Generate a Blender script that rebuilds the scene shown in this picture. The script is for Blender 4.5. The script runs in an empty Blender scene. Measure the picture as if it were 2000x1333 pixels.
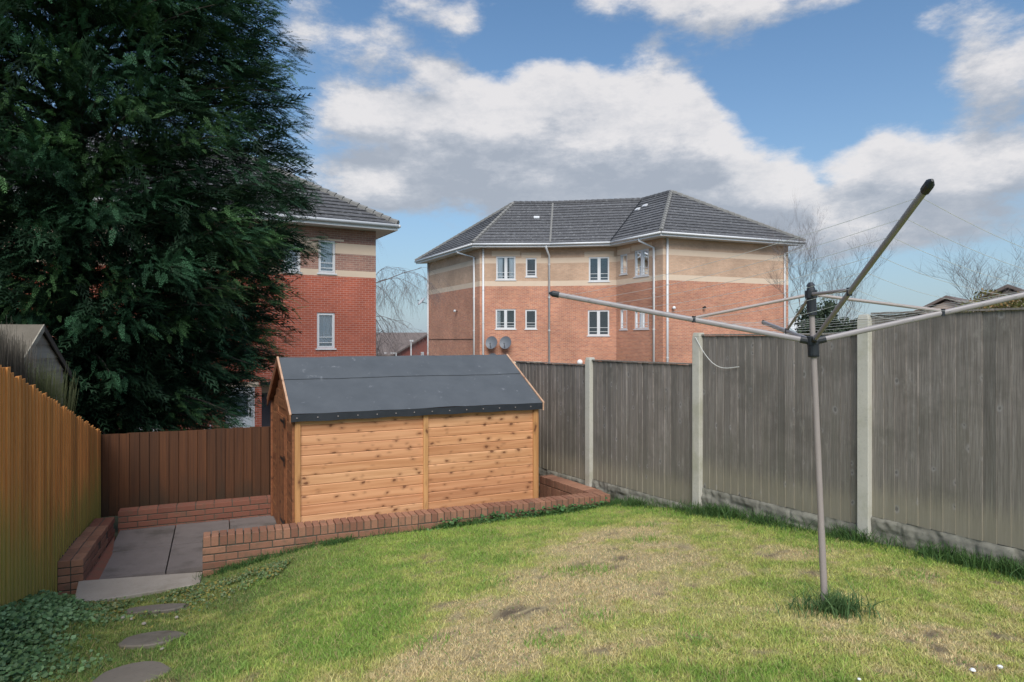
import bpy, math, random
import numpy as np
from mathutils import Vector, Matrix
random.seed(7); rng = np.random.default_rng(7)
C = bpy.context.scene.collection
D = bpy.data
SC = bpy.context.scene
CZ = 2.45                      # camera height above the terrace paving (z = 0)
F = 1300.0

# ------------------------------------------------------------------ camera
cam_d = D.cameras.new("camera"); cam = D.objects.new("camera", cam_d); C.objects.link(cam)
cam.location = (0, 0, CZ); cam.rotation_euler = (math.pi/2, 0, 0)
cam_d.sensor_width = 36; cam_d.lens = 36*F/2000; cam_d.shift_y = -0.00125
cam_d.clip_start = 0.05; cam_d.clip_end = 3000
SC.camera = cam

# ------------------------------------------------------------------ node helper
class G:
    def __init__(s, nt): s.nt = nt; nt.nodes.clear()
    def n(s, t, ins=None, **props):
        x = s.nt.nodes.new('ShaderNode'+t)
        for k, v in props.items(): setattr(x, k, v)
        for k, v in (ins or {}).items():
            sk = x.inputs[k]
            if isinstance(v, bpy.types.NodeSocket): s.nt.links.new(v, sk)
            elif isinstance(v, bpy.types.Node): s.nt.links.new(v.outputs[0], sk)
            else: sk.default_value = v
        return x
    def m(s, op, a, b=0.0, c=0.0, clamp=False):
        return s.n('Math', {0: a, 1: b, 2: c}, operation=op, use_clamp=clamp).outputs[0]
    def v(s, op, a, b=(0, 0, 0), scale=None):
        x = s.n('VectorMath', {0: a, 1: b}, operation=op)
        if scale is not None: 
            if isinstance(scale, (int, float)): x.inputs['Scale'].default_value = scale
            else: s.nt.links.new(scale, x.inputs['Scale'])
        return x.outputs['Value'] if op in ('DOT_PRODUCT', 'LENGTH', 'DISTANCE') else x.outputs[0]
    def noise(s, vec, scale, detail=4, rough=.55, dim='3D', out=0):
        return s.n('TexNoise', {'Vector': vec, 'Scale': scale, 'Detail': detail, 'Roughness': rough}, noise_dimensions=dim).outputs[out]
    def ramp(s, fac, stops, interp='LINEAR'):
        x = s.n('ValToRGB', {'Fac': fac}); cr = x.color_ramp; cr.interpolation = interp
        while len(cr.elements) < len(stops): cr.elements.new(0.5)
        for e, (p, c) in zip(cr.elements, stops):
            e.position = p; e.color = (*c, 1) if hasattr(c, '__len__') else (c, c, c, 1)
        return x.outputs[0]
    def mix(s, fac, a, b, mode='MIX'):
        x = s.n('Mix', data_type='RGBA', blend_type=mode)
        for k, v in ((0, fac), (6, a), (7, b)):
            if isinstance(v, bpy.types.NodeSocket): s.nt.links.new(v, x.inputs[k])
            else: x.inputs[k].default_value = (*v, 1) if hasattr(v, '__len__') else v
        return x.outputs[2]
    def step(s, x, lo, hi):
        return s.n('MapRange', {0: x, 1: lo, 2: hi, 3: 0.0, 4: 1.0}, interpolation_type='SMOOTHSTEP').outputs[0]

# ------------------------------------------------------------------ sky
SUN_EL = math.radians(46); SUN_AZ = math.radians(179)      # azimuth measured from +Y clockwise
w = D.worlds.new("World"); SC.world = w; w.use_nodes = True
g = G(w.node_tree)
tc = g.n('TexCoord').outputs['Generated']
sky = g.n('TexSky', sky_type='NISHITA', sun_disc=False, sun_elevation=SUN_EL, sun_rotation=SUN_AZ, altitude=50, air_density=1.0, dust_density=1.2, ozone_density=2.0)
sep = g.n('SeparateXYZ', {0: tc})
az = g.m('ARCTAN2', sep.outputs[0], sep.outputs[1])
el = g.m('ARCSINE', g.m('MINIMUM', g.m('MAXIMUM', sep.outputs[2], -1.0), 1.0))
ae = g.n('CombineXYZ', {0: az, 1: el, 2: 0.0}).outputs[0]
stretch = g.v('MULTIPLY', tc, (1, 1, 2.1))
BL = [  # photo x, y, radius x, radius y, amount : where the clouds stand (negative: open blue)
    (720, 215, 80, 42, .75), (850, 225, 120, 48, .85), (990, 215, 90, 50, .75), (1090, 165, 65, 50, .75), (1180, 215, 120, 60, .95), (1300, 215, 90, 55, .9), (1390, 255, 60, 32, .7),
    (900, 310, 190, 55, .8), (1120, 300, 190, 60, .9), (1300, 320, 140, 50, .75), (1050, 365, 260, 40, .75), (700, 370, 60, 50, .6), (770, 400, 90, 35, .5),
    (830, 15, 65, 34, .7), (930, 50, 45, 32, .7), (720, 100, 80, 42, .5), (585, 40, 45, 60, .5), (1270, 105, 38, 34, .55), (1440, 105, 60, 26, .35), (860, 145, 30, 12, .4),
    (1330, -5, 110, 32, .8), (1470, 15, 100, 36, .85), (1175, 20, 45, 30, .5), (1640, 10, 50, 26, .6), (1930, 90, 100, 65, .85), (1960, 180, 70, 50, .7), (1810, 40, 45, 25, .4),
    (1745, 285, 50, 26, .6), (1900, 320, 130, 48, .9), (1780, 350, 110, 45, .7), (1500, 330, 75, 48, .8), (1560, 420, 160, 55, .8), (1430, 400, 110, 50, .6), (1850, 440, 200, 60, .6), (1720, 460, 160, 40, .5),
    (1110, 85, 120, 28, -.5), (1600, 170, 130, 70, -.75), (1700, 110, 90, 60, -.6), (1480, 190, 60, 40, -.5), (1560, 265, 70, 35, -.4), (730, 160, 70, 20, -.4), (1000, 110, 60, 40, -.4), (740, 285, 40, 14, -.5), (1600, 350, 18, 30, -.5), (800, 480, 60, 40, -.4), (1750, 560, 120, 40, -.6)]
def cloud(aev, sv):
    wn = g.v('SUBTRACT', g.noise(sv, 5.0, 4, .6, out=1), (.5, .5, .5))
    p = g.v('ADD', aev, g.v('MULTIPLY', wn, (.085, .055, 0)))
    tot = None
    for (x, y, rx, ry, am) in BL:
        dx = x-1000; a = math.atan(dx/F); L = math.hypot(F, dx); e = math.atan((664-y)/L)
        ra = rx/F*math.cos(a)**2; re = ry/L
        q = g.v('MULTIPLY', g.v('SUBTRACT', p, (a, e, 0)), (1/ra, 1/re, 0))
        b = g.m('MULTIPLY', g.m('EXPONENT', g.m('MULTIPLY', g.v('DOT_PRODUCT', q, q), -0.62)), am)
        tot = b if tot is None else g.m('ADD', tot, b)
    s2 = g.n('SeparateXYZ', {0: aev})
    out_ = g.m('MAXIMUM', g.step(g.m('ABSOLUTE', s2.outputs[0]), .70, 1.0), g.step(s2.outputs[1], .50, .70))
    tot = g.m('ADD', tot, g.m('MULTIPLY', out_, .42))
    nz = g.noise(sv, 3.4, 9, .60)
    nz2 = g.noise(sv, 11.0, 8, .65)
    return g.m('ADD', tot, g.m('ADD', g.m('MULTIPLY', g.m('SUBTRACT', nz, .5), 1.35), g.m('MULTIPLY', g.m('SUBTRACT', nz2, .5), 1.8)))
d0 = cloud(ae, stretch)
d1 = cloud(g.v('ADD', ae, (.0, .045, 0)), g.v('ADD', stretch, (0, 0, .085)))
mask = g.step(d0, .22, .95)
lit = g.step(g.m('SUBTRACT', d0, d1), -.50, .80)
thick = g.step(d0, .55, 1.7)
shade = g.m('SUBTRACT', g.m('ADD', g.m('ADD', g.m('MULTIPLY', lit, .95), .08), g.m('MULTIPLY', g.m('SUBTRACT', g.noise(stretch, 9, 8, .7), .5), 1.5)), g.m('MULTIPLY', thick, .13))
ccol = g.ramp(shade, [(0.0, (2.1, 2.3, 2.65)), (.35, (2.65, 2.8, 3.1)), (.62, (3.3, 3.35, 3.55)), (1.0, (4.4, 4.28, 4.28))])
skyc = g.mix(1.0, sky.outputs[0], (.52, .69, .77), 'MULTIPLY')
hz = g.m('POWER', g.m('SUBTRACT', 1.0, g.m('ABSOLUTE', sep.outputs[2]), clamp=True), 4.5)
skyc = g.mix(g.m('MULTIPLY', hz, .85), skyc, (2.3, 2.75, 3.2))
col = g.mix(g.m('MULTIPLY', mask, .93), skyc, ccol)
bg = g.n('Background', {'Color': col, 'Strength': 0.084})
g.n('OutputWorld', {'Surface': bg})
w.cycles.sampling_method = 'MANUAL'; w.cycles.sample_map_resolution = 512

# ------------------------------------------------------------------ sun and exposure
sd = D.lights.new("sun", 'SUN'); sd.energy = 1.5; sd.angle = math.radians(38); sd.color = (1, .95, .88)
so = D.objects.new("sun", sd); C.objects.link(so)
dirv = Vector((math.sin(SUN_AZ)*math.cos(SUN_EL), math.cos(SUN_AZ)*math.cos(SUN_EL), math.sin(SUN_EL)))
so.rotation_euler = dirv.to_track_quat('Z', 'Y').to_euler(); so.location = (0, -5, 20)
SC.view_settings.view_transform = 'Standard'; SC.view_settings.look = 'None'
SC.view_settings.exposure = 1.17; SC.view_settings.gamma = 1; SC.view_settings.use_curve_mapping = False

# ------------------------------------------------------------------ object helpers
WL = {}
def link(o, parent=None, loc=(0, 0, 0), rot=None):
    C.objects.link(o); loc = Vector(loc); WL[o.name] = loc.copy()
    if parent: o.parent = parent; o.location = loc-WL[parent.name]
    else: o.location = loc
    if rot is not None: o.rotation_euler = rot
    return o
def tag(o, label, cat, group=None, kind=None):
    if label: o['label'] = label
    if cat: o['category'] = cat
    if group: o['group'] = group
    if kind: o['kind'] = kind
    return o
def thing(name, label, cat, loc=(0, 0, 0), group=None):
    return tag(link(D.objects.new(name, None), None, loc), label, cat, group)
class MB:
    def __init__(s): s.v = []; s.f = []; s.m = []; s.uv = []
    def poly(s, pts, mat=0, uv=None):
        b = len(s.v); s.v += [tuple(p) for p in pts]; s.f.append(tuple(range(b, b+len(pts)))); s.m.append(mat)
        s.uv.append(uv if uv else [(0, 0)]*len(pts)); return s
    def hexa(s, p, mat=0):     # 8 points: bottom 0-3 ccw, top 4-7 ccw
        b = len(s.v); s.v += [tuple(q) for q in p]
        for f in ((3, 2, 1, 0), (4, 5, 6, 7), (0, 1, 5, 4), (1, 2, 6, 5), (2, 3, 7, 6), (3, 0, 4, 7)):
            s.f.append(tuple(b+i for i in f)); s.m.append(mat); s.uv.append([(0, 0)]*4)
        return s
    def box(s, o, U, V, W, mat=0):   # corner + three edge vectors
        o = Vector(o); U = Vector(U); V = Vector(V); W = Vector(W)
        return s.hexa([o, o+U, o+U+V, o+V, o+W, o+U+W, o+U+V+W, o+V+W], mat)
    def cbox(s, c, sx, sy, sz, mat=0):
        return s.box((c[0]-sx/2, c[1]-sy/2, c[2]-sz/2), (sx, 0, 0), (0, sy, 0), (0, 0, sz), mat)
    def tube(s, pts, r, n=8, mat=0, cap=True, flat=1.0):
        pts = [Vector(p) for p in pts]; R = r if hasattr(r, '__len__') else [r]*len(pts); b = len(s.v)
        up = Vector((0, 0, 1)) if abs((pts[-1]-pts[0]).normalized().z) < .9 else Vector((0, 1, 0))
        for i, p in enumerate(pts):
            t = (pts[min(i+1, len(pts)-1)]-pts[max(i-1, 0)]).normalized()
            a = t.cross(up).normalized(); c = a.cross(t)
            for k in range(n):
                th = 2*math.pi*(k+.5)/n; s.v.append(tuple(p+(a*math.cos(th)*flat+c*math.sin(th))*R[i]))
        for i in range(len(pts)-1):
            for k in range(n):
                k2 = (k+1) % n
                s.f.append((b+i*n+k, b+i*n+k2, b+(i+1)*n+k2, b+(i+1)*n+k)); s.m.append(mat); s.uv.append([(0, 0)]*4)
        if cap:
            s.f.append(tuple(b+k for k in reversed(range(n)))); s.m.append(mat); s.uv.append([(0, 0)]*n)
            e = b+(len(pts)-1)*n; s.f.append(tuple(e+k for k in range(n))); s.m.append(mat); s.uv.append([(0, 0)]*n)
        return s
    def mesh(s, name, mats, origin=(0, 0, 0), smooth=False):
        me = D.meshes.new(name); o = Vector(origin)
        me.from_pydata([(v[0]-o.x, v[1]-o.y, v[2]-o.z) for v in s.v], [], s.f)
        for m_ in (mats if isinstance(mats, (list, tuple)) else [mats]): me.materials.append(m_)
        me.polygons.foreach_set('material_index', s.m)
        uvl = me.uv_layers.new(name='UVMap'); flat = [c for u in s.uv for p in u for c in p]
        uvl.data.foreach_set('uv', flat)
        if smooth: me.polygons.foreach_set('use_smooth', [True]*len(me.polygons))
        me.update(); return me
    def build(s, name, mats, parent=None, loc=None, smooth=False, bevel=0):
        if loc is None: loc = WL[parent.name] if parent else Vector((0, 0, 0))
        o = link(D.objects.new(name, s.mesh(name, mats, loc, smooth)), parent, loc)
        if bevel:
            b = o.modifiers.new('bevel', 'BEVEL'); b.width = bevel; b.segments = 2; b.limit_method = 'ANGLE'
        return o
def inst(name, me, parent, loc, rot=None):
    return link(D.objects.new(name, me), parent, loc, rot)
def npmesh(name, V, Fc, mat, parent=None, loc=(0, 0, 0), col=None, smooth=False):
    me = D.meshes.new(name); V = np.asarray(V, dtype=np.float32)-np.array(loc, dtype=np.float32); Fc = np.asarray(Fc, dtype=np.int32); k = Fc.shape[1]
    me.vertices.add(len(V)); me.vertices.foreach_set('co', V.ravel())
    me.loops.add(Fc.size); me.loops.foreach_set('vertex_index', Fc.ravel())
    me.polygons.add(len(Fc)); me.polygons.foreach_set('loop_start', np.arange(0, Fc.size, k, dtype=np.int32)); me.polygons.foreach_set('loop_total', np.full(len(Fc), k, dtype=np.int32))
    me.materials.append(mat)
    if smooth: me.polygons.foreach_set('use_smooth', np.ones(len(Fc), dtype=bool))
    if col is not None:
        ca = me.color_attributes.new('Col', 'FLOAT_COLOR', 'POINT')
        ca.data.foreach_set('color', np.c_[col, np.ones(len(col))].astype(np.float32).ravel())
    me.update(calc_edges=True)
    return link(D.objects.new(name, me), parent, loc)
def px(x, y, Z): return Vector(((x-1000)/F*Z, Z, CZ-(y-664)/F*Z))
def hash2(ix, iy, s): 
    h = (ix*374761393+iy*668265263+s*1442695041) & 0x7fffffff
    h = ((h ^ (h >> 13))*1274126177) & 0x7fffffff
    return ((h ^ (h >> 16)) & 0xffff)/65535.0
def vnoise(x, y, s=0):
    x = np.asarray(x, float); y = np.asarray(y, float)
    ix = np.floor(x).astype(np.int64); iy = np.floor(y).astype(np.int64); fx = x-ix; fy = y-iy
    fx = fx*fx*(3-2*fx); fy = fy*fy*(3-2*fy)
    a = hash2(ix, iy, s); b = hash2(ix+1, iy, s); c = hash2(ix, iy+1, s); d = hash2(ix+1, iy+1, s)
    return (a*(1-fx)+b*fx)*(1-fy)+(c*(1-fx)+d*fx)*fy
def fbm(x, y, s=0, o=4):
    t = 0; am = .5
    for i in range(o): t = t+am*vnoise(x*2**i, y*2**i, s+i*17); am *= .5
    return t/(1-.5**o)

# ------------------------------------------------------------------ materials
def mat(name, fn, rough=.8, **kw):
    m_ = D.materials.new(name); m_.use_nodes = True; g = G(m_.node_tree)
    r = fn(g); col, bump = (r if isinstance(r, tuple) and len(r) == 2 else (r, None))
    b = g.n('BsdfPrincipled', {'Roughness': rough, **kw})
    if isinstance(col, bpy.types.NodeSocket): g.nt.links.new(col, b.inputs['Base Color'])
    else: b.inputs['Base Color'].default_value = (*col, 1)
    if bump is not None:
        h, st, dist = bump
        bn = g.n('Bump', {'Height': h, 'Strength': st, 'Distance': dist}); g.nt.links.new(bn.outputs[0], b.inputs['Normal'])
    g.n('OutputMaterial', {'Surface': b.outputs[0]})
    return m_
def objco(g, k=37.0):
    r = g.n('ObjectInfo').outputs['Random']; tc = g.n('TexCoord').outputs['Object']
    return g.v('ADD', tc, g.v('SCALE', (k, k*1.7, k*.6), scale=r)), r, tc

def f_wood(base_lo, base_hi, knot, kscale=(4.2, 8.0), along='X', grain=.6, kth=.16):
    def fn(g):
        p, r, tc = objco(g); s = g.n('SeparateXYZ', {0: p})
        L, W = (s.outputs[0], s.outputs[2]) if along == 'X' else (s.outputs[2], s.outputs[0])
        gv = g.n('CombineXYZ', {0: g.m('MULTIPLY', L, 1.6), 1: g.m('MULTIPLY', W, 34), 2: s.outputs[1]}).outputs[0]
        gr = g.noise(gv, 1.0, 5, .6)
        big = g.noise(gv, .25, 3, .5)
        kv = g.n('CombineXYZ', {0: g.m('MULTIPLY', L, kscale[0]), 1: g.m('MULTIPLY', W, kscale[1]), 2: 0.0}).outputs[0]
        kw = g.v('ADD', kv, g.v('MULTIPLY', g.v('SUBTRACT', g.noise(p, 9, 2, .5, out=1), (.5, .5, .5)), (.35, .5, 0)))
        vo = g.n('TexVoronoi', {'Vector': kw, 'Scale': 1.0, 'Randomness': .9}, voronoi_dimensions='2D')
        sel = g.n('SeparateColor', {0: vo.outputs['Color']})
        rad = g.m('SUBTRACT', g.m('MULTIPLY', sel.outputs[0], kth*1.5), kth*.5)
        kn = g.m('SUBTRACT', 1.0, g.step(g.m('SUBTRACT', vo.outputs['Distance'], rad), -.03, .05))
        halo = g.m('SUBTRACT', 1.0, g.step(g.m('SUBTRACT', vo.outputs['Distance'], rad), 0, .26))
        c = g.mix(g.step(g.m('MULTIPLY', g.m('ADD', gr, big), .5), .30, .68), base_lo, base_hi)
        tint = g.ramp(r, [(0, (.80, .70, .66)), (.25, (1, .93, .86)), (.5, (1.08, 1.1, 1.08)), (.75, (.94, .84, .80)), (1, (1.04, 1.0, .95))])
        c = g.mix(grain, c, g.mix(1.0, c, tint, 'MULTIPLY'))
        c = g.mix(g.m('MULTIPLY', halo, .35), c, knot)
        c = g.mix(g.m('MULTIPLY', kn, .88), c, knot)
        return c, (gr, .25, .003)
    return fn
M = {}
M['shed_wood'] = mat('shed_wood', f_wood((.52, .245, .112), (.74, .405, .215), (.15, .052, .020), (5.2, 8.6), 'X', 1.0, .115), .62)
M['shed_trim'] = mat('shed_trim', f_wood((.44, .21, .080), (.62, .33, .14), (.14, .05, .02), (3, 9.0), 'Z', 1.0, .1), .62)
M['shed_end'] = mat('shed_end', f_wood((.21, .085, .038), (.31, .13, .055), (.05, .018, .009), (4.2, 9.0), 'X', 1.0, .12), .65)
M['shed_raw'] = mat('shed_raw', f_wood((.50, .30, .19), (.66, .42, .28), (.2, .08, .04), (4.2, 9.0), 'X', .4, .06), .7)
def f_greyfence(g):
    p, r, tc = objco(g); s = g.n('SeparateXYZ', {0: p}); z = g.n('SeparateXYZ', {0: tc}).outputs[2]
    gv = g.n('CombineXYZ', {0: g.m('MULTIPLY', s.outputs[0], 42), 1: 0.0, 2: g.m('MULTIPLY', s.outputs[2], 1.5)}).outputs[0]
    gr = g.noise(gv, 1.0, 6, .72); st = g.noise(gv, .22, 3, .6)
    c = g.ramp(gr, [(.25, (.130, .112, .100)), (.5, (.245, .218, .200)), (.75, (.40, .37, .35))])
    wv = g.n('TexWave', {'Vector': g.n('CombineXYZ', {0: s.outputs[0], 1: 0.0, 2: g.m('MULTIPLY', s.outputs[2], .10)}).outputs[0], 'Scale': 17.0, 'Distortion': 9.0, 'Detail': 3.0, 'Detail Scale': 1.6}, wave_type='BANDS', bands_direction='X').outputs['Fac']
    c = g.mix(g.m('MULTIPLY', g.step(wv, .55, 1.0), .38), c, (.095, .085, .078))
    pos_ = g.n('NewGeometry').outputs['Position']
    c = g.mix(g.m('MULTIPLY', g.step(g.noise(pos_, 1.7, 5, .7), .48, .66), .45), c, (.115, .105, .092))
    c = g.mix(g.m('MULTIPLY', g.step(g.noise(g.v('MULTIPLY', pos_, (3, 3, 1.3)), 2.2, 5, .75), .56, .70), .40), c, (.38, .355, .325))
    c = g.mix(.85, c, g.mix(1.0, c, g.ramp(r, [(0, (.68, .68, .66)), (.3, (.95, .94, .92)), (.7, (1, .97, .94)), (1, (1.22, 1.2, 1.18))]), 'MULTIPLY'))
    c = g.mix(g.m('MULTIPLY', g.step(st, .42, .8), .45), c, (.14, .135, .115))
    # weathering rises from the ground: algae, then pale bleached feet
    lo = g.m('SUBTRACT', 1.0, g.step(g.m('ADD', z, g.m('MULTIPLY', g.m('SUBTRACT', g.noise(p, .9, 4, .7), .5), 2.2)), -.2, 1.3))
    c = g.mix(g.m('MULTIPLY', lo, .42), c, (.165, .155, .115))
    ft = g.m('MULTIPLY', g.m('SUBTRACT', 1.0, g.step(g.m('SUBTRACT', z, g.m('MULTIPLY', gr, .45)), -.1, .16)), .5)
    c = g.mix(ft, c, (.36, .32, .23))
    kv = g.n('CombineXYZ', {0: g.m('MULTIPLY', s.outputs[0], 5.5), 1: g.m('MULTIPLY', s.outputs[2], 4.2), 2: 0.0}).outputs[0]
    kv = g.v('ADD', kv, g.v('MULTIPLY', g.v('SUBTRACT', g.noise(p, 14, 3, .6, out=1), (.5, .5, .5)), (.12, .30, 0)))
    vo = g.n('TexVoronoi', {'Vector': kv, 'Scale': 1.0}, voronoi_dimensions='2D'); sel = g.n('SeparateColor', {0: vo.outputs['Color']})
    d = g.m('SUBTRACT', vo.outputs['Distance'], g.m('SUBTRACT', g.m('MULTIPLY', sel.outputs[0], .16), .085))
    c = g.mix(g.m('MULTIPLY', g.m('MULTIPLY', g.m('SUBTRACT', 1.0, g.step(d, .03, .13)), g.step(sel.outputs[0], .5, .8)), .45), c, (.36, .345, .335))
    c = g.mix(g.m('MULTIPLY', g.m('SUBTRACT', 1.0, g.step(d, -.02, .035)), .6), c, (.07, .062, .058))
    return c, (g.m('ADD', gr, g.m('MULTIPLY', g.step(d, -.03, .1), .6)), .45, .004)
M['grey_fence'] = mat('grey_fence', f_greyfence, .85)
def f_orangefence(lo, hi, alg, zal):
    def fn(g):
        p, r, tc = objco(g); s = g.n('SeparateXYZ', {0: p}); z = g.n('SeparateXYZ', {0: tc}).outputs[2]
        gv = g.n('CombineXYZ', {0: g.m('MULTIPLY', s.outputs[0], 55), 1: g.m('MULTIPLY', s.outputs[1], 30), 2: g.m('MULTIPLY', s.outputs[2], 1.0)}).outputs[0]
        gr = g.noise(gv, 1.0, 5, .65)
        c = g.ramp(gr, [(.25, lo), (.75, hi)])
        c = g.mix(.9, c, g.mix(1.0, c, g.ramp(r, [(0, (.62, .60, .55)), (.5, (1, .95, .9)), (1, (1.2, 1.15, 1.1))]), 'MULTIPLY'))
        al = g.m('SUBTRACT', 1.0, g.step(g.m('ADD', z, g.m('MULTIPLY', g.m('SUBTRACT', g.noise(p, 1.4, 4), .5), 1.3)), zal[0], zal[1]))
        c = g.mix(g.m('MULTIPLY', al, .85), c, alg)
        tp = g.step(g.m('ADD', z, g.m('MULTIPLY', gr, .1)), 5, 6)
        return c, (gr, .3, .004)
    return fn
M['orange_fence'] = mat('orange_fence', f_orangefence((.50, .19, .045), (.90, .42, .125), (.33, .30, .07), (.3, 1.15)), .75)
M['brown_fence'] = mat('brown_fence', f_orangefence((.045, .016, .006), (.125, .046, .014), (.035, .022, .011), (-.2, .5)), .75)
def f_gbrick(a, b):
    def fn(g):
        p, r, tc = objco(g)
        c = g.mix(r, a, b)
        c = g.mix(g.m('MULTIPLY', g.noise(p, 60, 4, .7), .5), c, (.16, .06, .04))
        c = g.mix(g.m('MULTIPLY', g.step(g.noise(p, 12, 4, .6), .48, .72), .5), c, (.12, .10, .065))
        return c, (g.noise(p, 160, 3, .7), .5, .002)
    return fn
M['garden_brick'] = mat('garden_brick', f_gbrick((.26, .12, .075), (.43, .22, .135)), .85)
M['dark_brick'] = mat('dark_brick', f_gbrick((.20, .075, .05), (.28, .11, .07)), .85)
M['mortar'] = mat('mortar', lambda g: (g.mix(g.noise(g.n('TexCoord').outputs['Object'], 30, 4), (.05, .048, .035), (.13, .115, .09)), None), .95)
def f_hbrick(c1, c2, c3, mortar, sc=1.0):
    def fn(g):
        uv = g.n('UVMap').outputs[0]
        b = g.n('TexBrick', {'Vector': uv, 'Color1': (*c1, 1), 'Color2': (*c2, 1), 'Mortar': (*mortar, 1), 'Scale': 1.0, 'Mortar Size': .006, 'Mortar Smooth': .2, 'Bias': 0.0, 'Brick Width': .225, 'Row Height': .075})
        c = g.mix(g.m('MULTIPLY', g.step(g.noise(g.v('MULTIPLY', uv, (4.4, 13.3, 1)), 1.0, 2, .7), .48, .72), .75), b.outputs[0], c3)
        c = g.mix(g.m('MULTIPLY', b.outputs['Fac'], .85), c, mortar)
        c = g.mix(1.0, c, g.ramp(g.noise(uv, .55, 4, .6), [(.3, .80), (.7, 1.15)]), 'MULTIPLY')
        return c, (b.outputs['Fac'], -.5, .006)
    return fn
M['red_brick'] = mat('red_brick', f_hbrick((.50, .115, .060), (.42, .092, .050), (.36, .095, .065), (.52, .33, .27)), .85)
M['brown_brick'] = mat('brown_brick', f_hbrick((.44, .225, .165), (.33, .17, .13), (.26, .15, .13), (.50, .40, .34)), .85)
M['multi_brick'] = mat('multi_brick', f_hbrick((.62, .27, .155), (.50, .19, .115), (.32, .155, .12), (.60, .46, .37)), .85)
M['buff_brick'] = mat('buff_brick', f_hbrick((.64, .42, .29), (.57, .365, .25), (.50, .31, .215), (.44, .36, .28)), .85)
M['cream_stone'] = mat('cream_stone', lambda g: (g.mix(g.noise(g.n('UVMap').outputs[0], 3, 4), (.68, .52, .39), (.76, .60, .46)), None), .85)
M['far_brick'] = mat('far_brick', lambda g: (.38, .13, .10), .9)
M['far_roof'] = mat('far_roof', lambda g: g.mix(g.noise(g.n('TexCoord').outputs['Object'], 2.5, 5, .7), (.13, .10, .09), (.24, .19, .17)), .9)
def f_tile(g):
    p, r, tc = objco(g, 11); q = g.n('TexCoord').outputs['Object']
    c = g.mix(g.noise(q, 2.0, 4, .6), (.078, .078, .084), (.14, .138, .145))
    c = g.mix(g.m('MULTIPLY', g.step(g.noise(q, 7.0, 5, .75), .52, .70), .75), c, (.34, .34, .34))
    c = g.mix(1.0, c, g.ramp(r, [(0, .85), (1, 1.15)]), 'MULTIPLY')
    return c, (g.noise(q, 30, 3), .4, .01)
M['roof_tile'] = mat('roof_tile', f_tile, .9)
M['ridge_tile'] = mat('ridge_tile', lambda g: g.mix(g.noise(g.n('TexCoord').outputs['Object'], 5, 4), (.17, .165, .16), (.30, .29, .27)), .9)
M['white_plastic'] = mat('white_plastic', lambda g: g.mix(g.noise(g.n('TexCoord').outputs['Object'], 1.5, 5), (.66, .66, .67), (.78, .78, .79)), .4)
M['glass'] = mat('glass', lambda g: (.035, .042, .05), .06, **{'Specular IOR Level': .8})
M['curtain'] = mat('curtain', lambda g: g.mix(g.step(g.n('TexWave', {'Vector': g.n('UVMap').outputs[0], 'Scale': 9.0, 'Distortion': 1.0}).outputs['Fac'], .2, .9), (.33, .35, .36), (.60, .61, .61)), .9)
M['dark_room'] = mat('dark_room', lambda g: (.045, .047, .052), .9)
M['grey_render'] = mat('grey_render', lambda g: (.13, .12, .13), .9)
def f_felt(g):
    q = g.n('TexCoord').outputs['Object']
    c = g.mix(g.noise(q, 3, 5, .6), (.062, .070, .080), (.118, .128, .140))
    sc = g.noise(g.v('MULTIPLY', q, (1, 1, 1)), 5.5, 6, .75)
    c = g.mix(g.m('MULTIPLY', g.step(sc, .60, .72), .6), c, (.30, .31, .33))
    return c, (g.m('ADD', g.noise(q, 140, 2, .6), g.m('MULTIPLY', g.noise(q, 4, 3), 3.0)), .35, .004)
M['roof_felt'] = mat('roof_felt', f_felt, .78)
M['felt_edge'] = mat('felt_edge', lambda g: g.mix(g.noise(g.n('TexCoord').outputs['Object'], 14, 4), (.010, .013, .018), (.028, .032, .040)), .6)
def f_conc(lo, hi, al, amt):
    def fn(g):
        p, r, tc = objco(g, 9)
        c = g.mix(g.noise(p, 4, 6, .65), lo, hi)
        c = g.mix(g.m('MULTIPLY', g.step(g.noise(p, 2.2, 5, .65), .5, .72), amt), c, al)
        c = g.mix(g.m('MULTIPLY', g.step(g.noise(p, 40, 3, .7), .55, .75), .35), c, (lo[0]*.6, lo[1]*.6, lo[2]*.6))
        return c, (g.noise(p, 55, 5, .7), .4, .004)
    return fn
M['post_concrete'] = mat('post_concrete', f_conc((.44, .42, .365), (.62, .59, .52), (.30, .29, .18), .5), .9)
M['gravel_concrete'] = mat('gravel_concrete', f_conc((.11, .105, .085), (.38, .36, .30), (.05, .047, .03), .95), .95)
M['paving'] = mat('paving', f_conc((.14, .118, .112), (.23, .20, .19), (.085, .075, .065), .8), .8)
M['step_concrete'] = mat('step_concrete', f_conc((.30, .255, .215), (.46, .405, .35), (.20, .17, .12), .6), .9)
M['stone'] = mat('stone', f_conc((.13, .112, .09), (.25, .215, .18), (.09, .08, .05), .8), .9)
M['mast'] = mat('mast', lambda g: g.mix(g.noise(g.n('TexCoord').outputs['Object'], 9, 5, .7), (.30, .25, .235), (.40, .34, .32)), .42, Metallic=.0)
M['arm'] = mat('arm', lambda g: g.mix(g.noise(g.n('TexCoord').outputs['Object'], 9, 5, .7), (.27, .24, .245), (.36, .33, .335)), .42, Metallic=.0)
M['black_plastic'] = mat('black_plastic', lambda g: (.025, .028, .034), .5)
M['cord'] = mat('cord', lambda g: (.62, .62, .60), .7)
M['line'] = mat('line', lambda g: (.60, .60, .60), .8)
M['dish_dark'] = mat('dish_dark', lambda g: (.14, .155, .18), .5)
M['dish_light'] = mat('dish_light', lambda g: (.62, .63, .65), .5)
M['globe'] = mat('globe', lambda g: (.85, .85, .86), .3)
M['iron'] = mat('iron', lambda g: (.012, .012, .013), .5)
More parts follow.
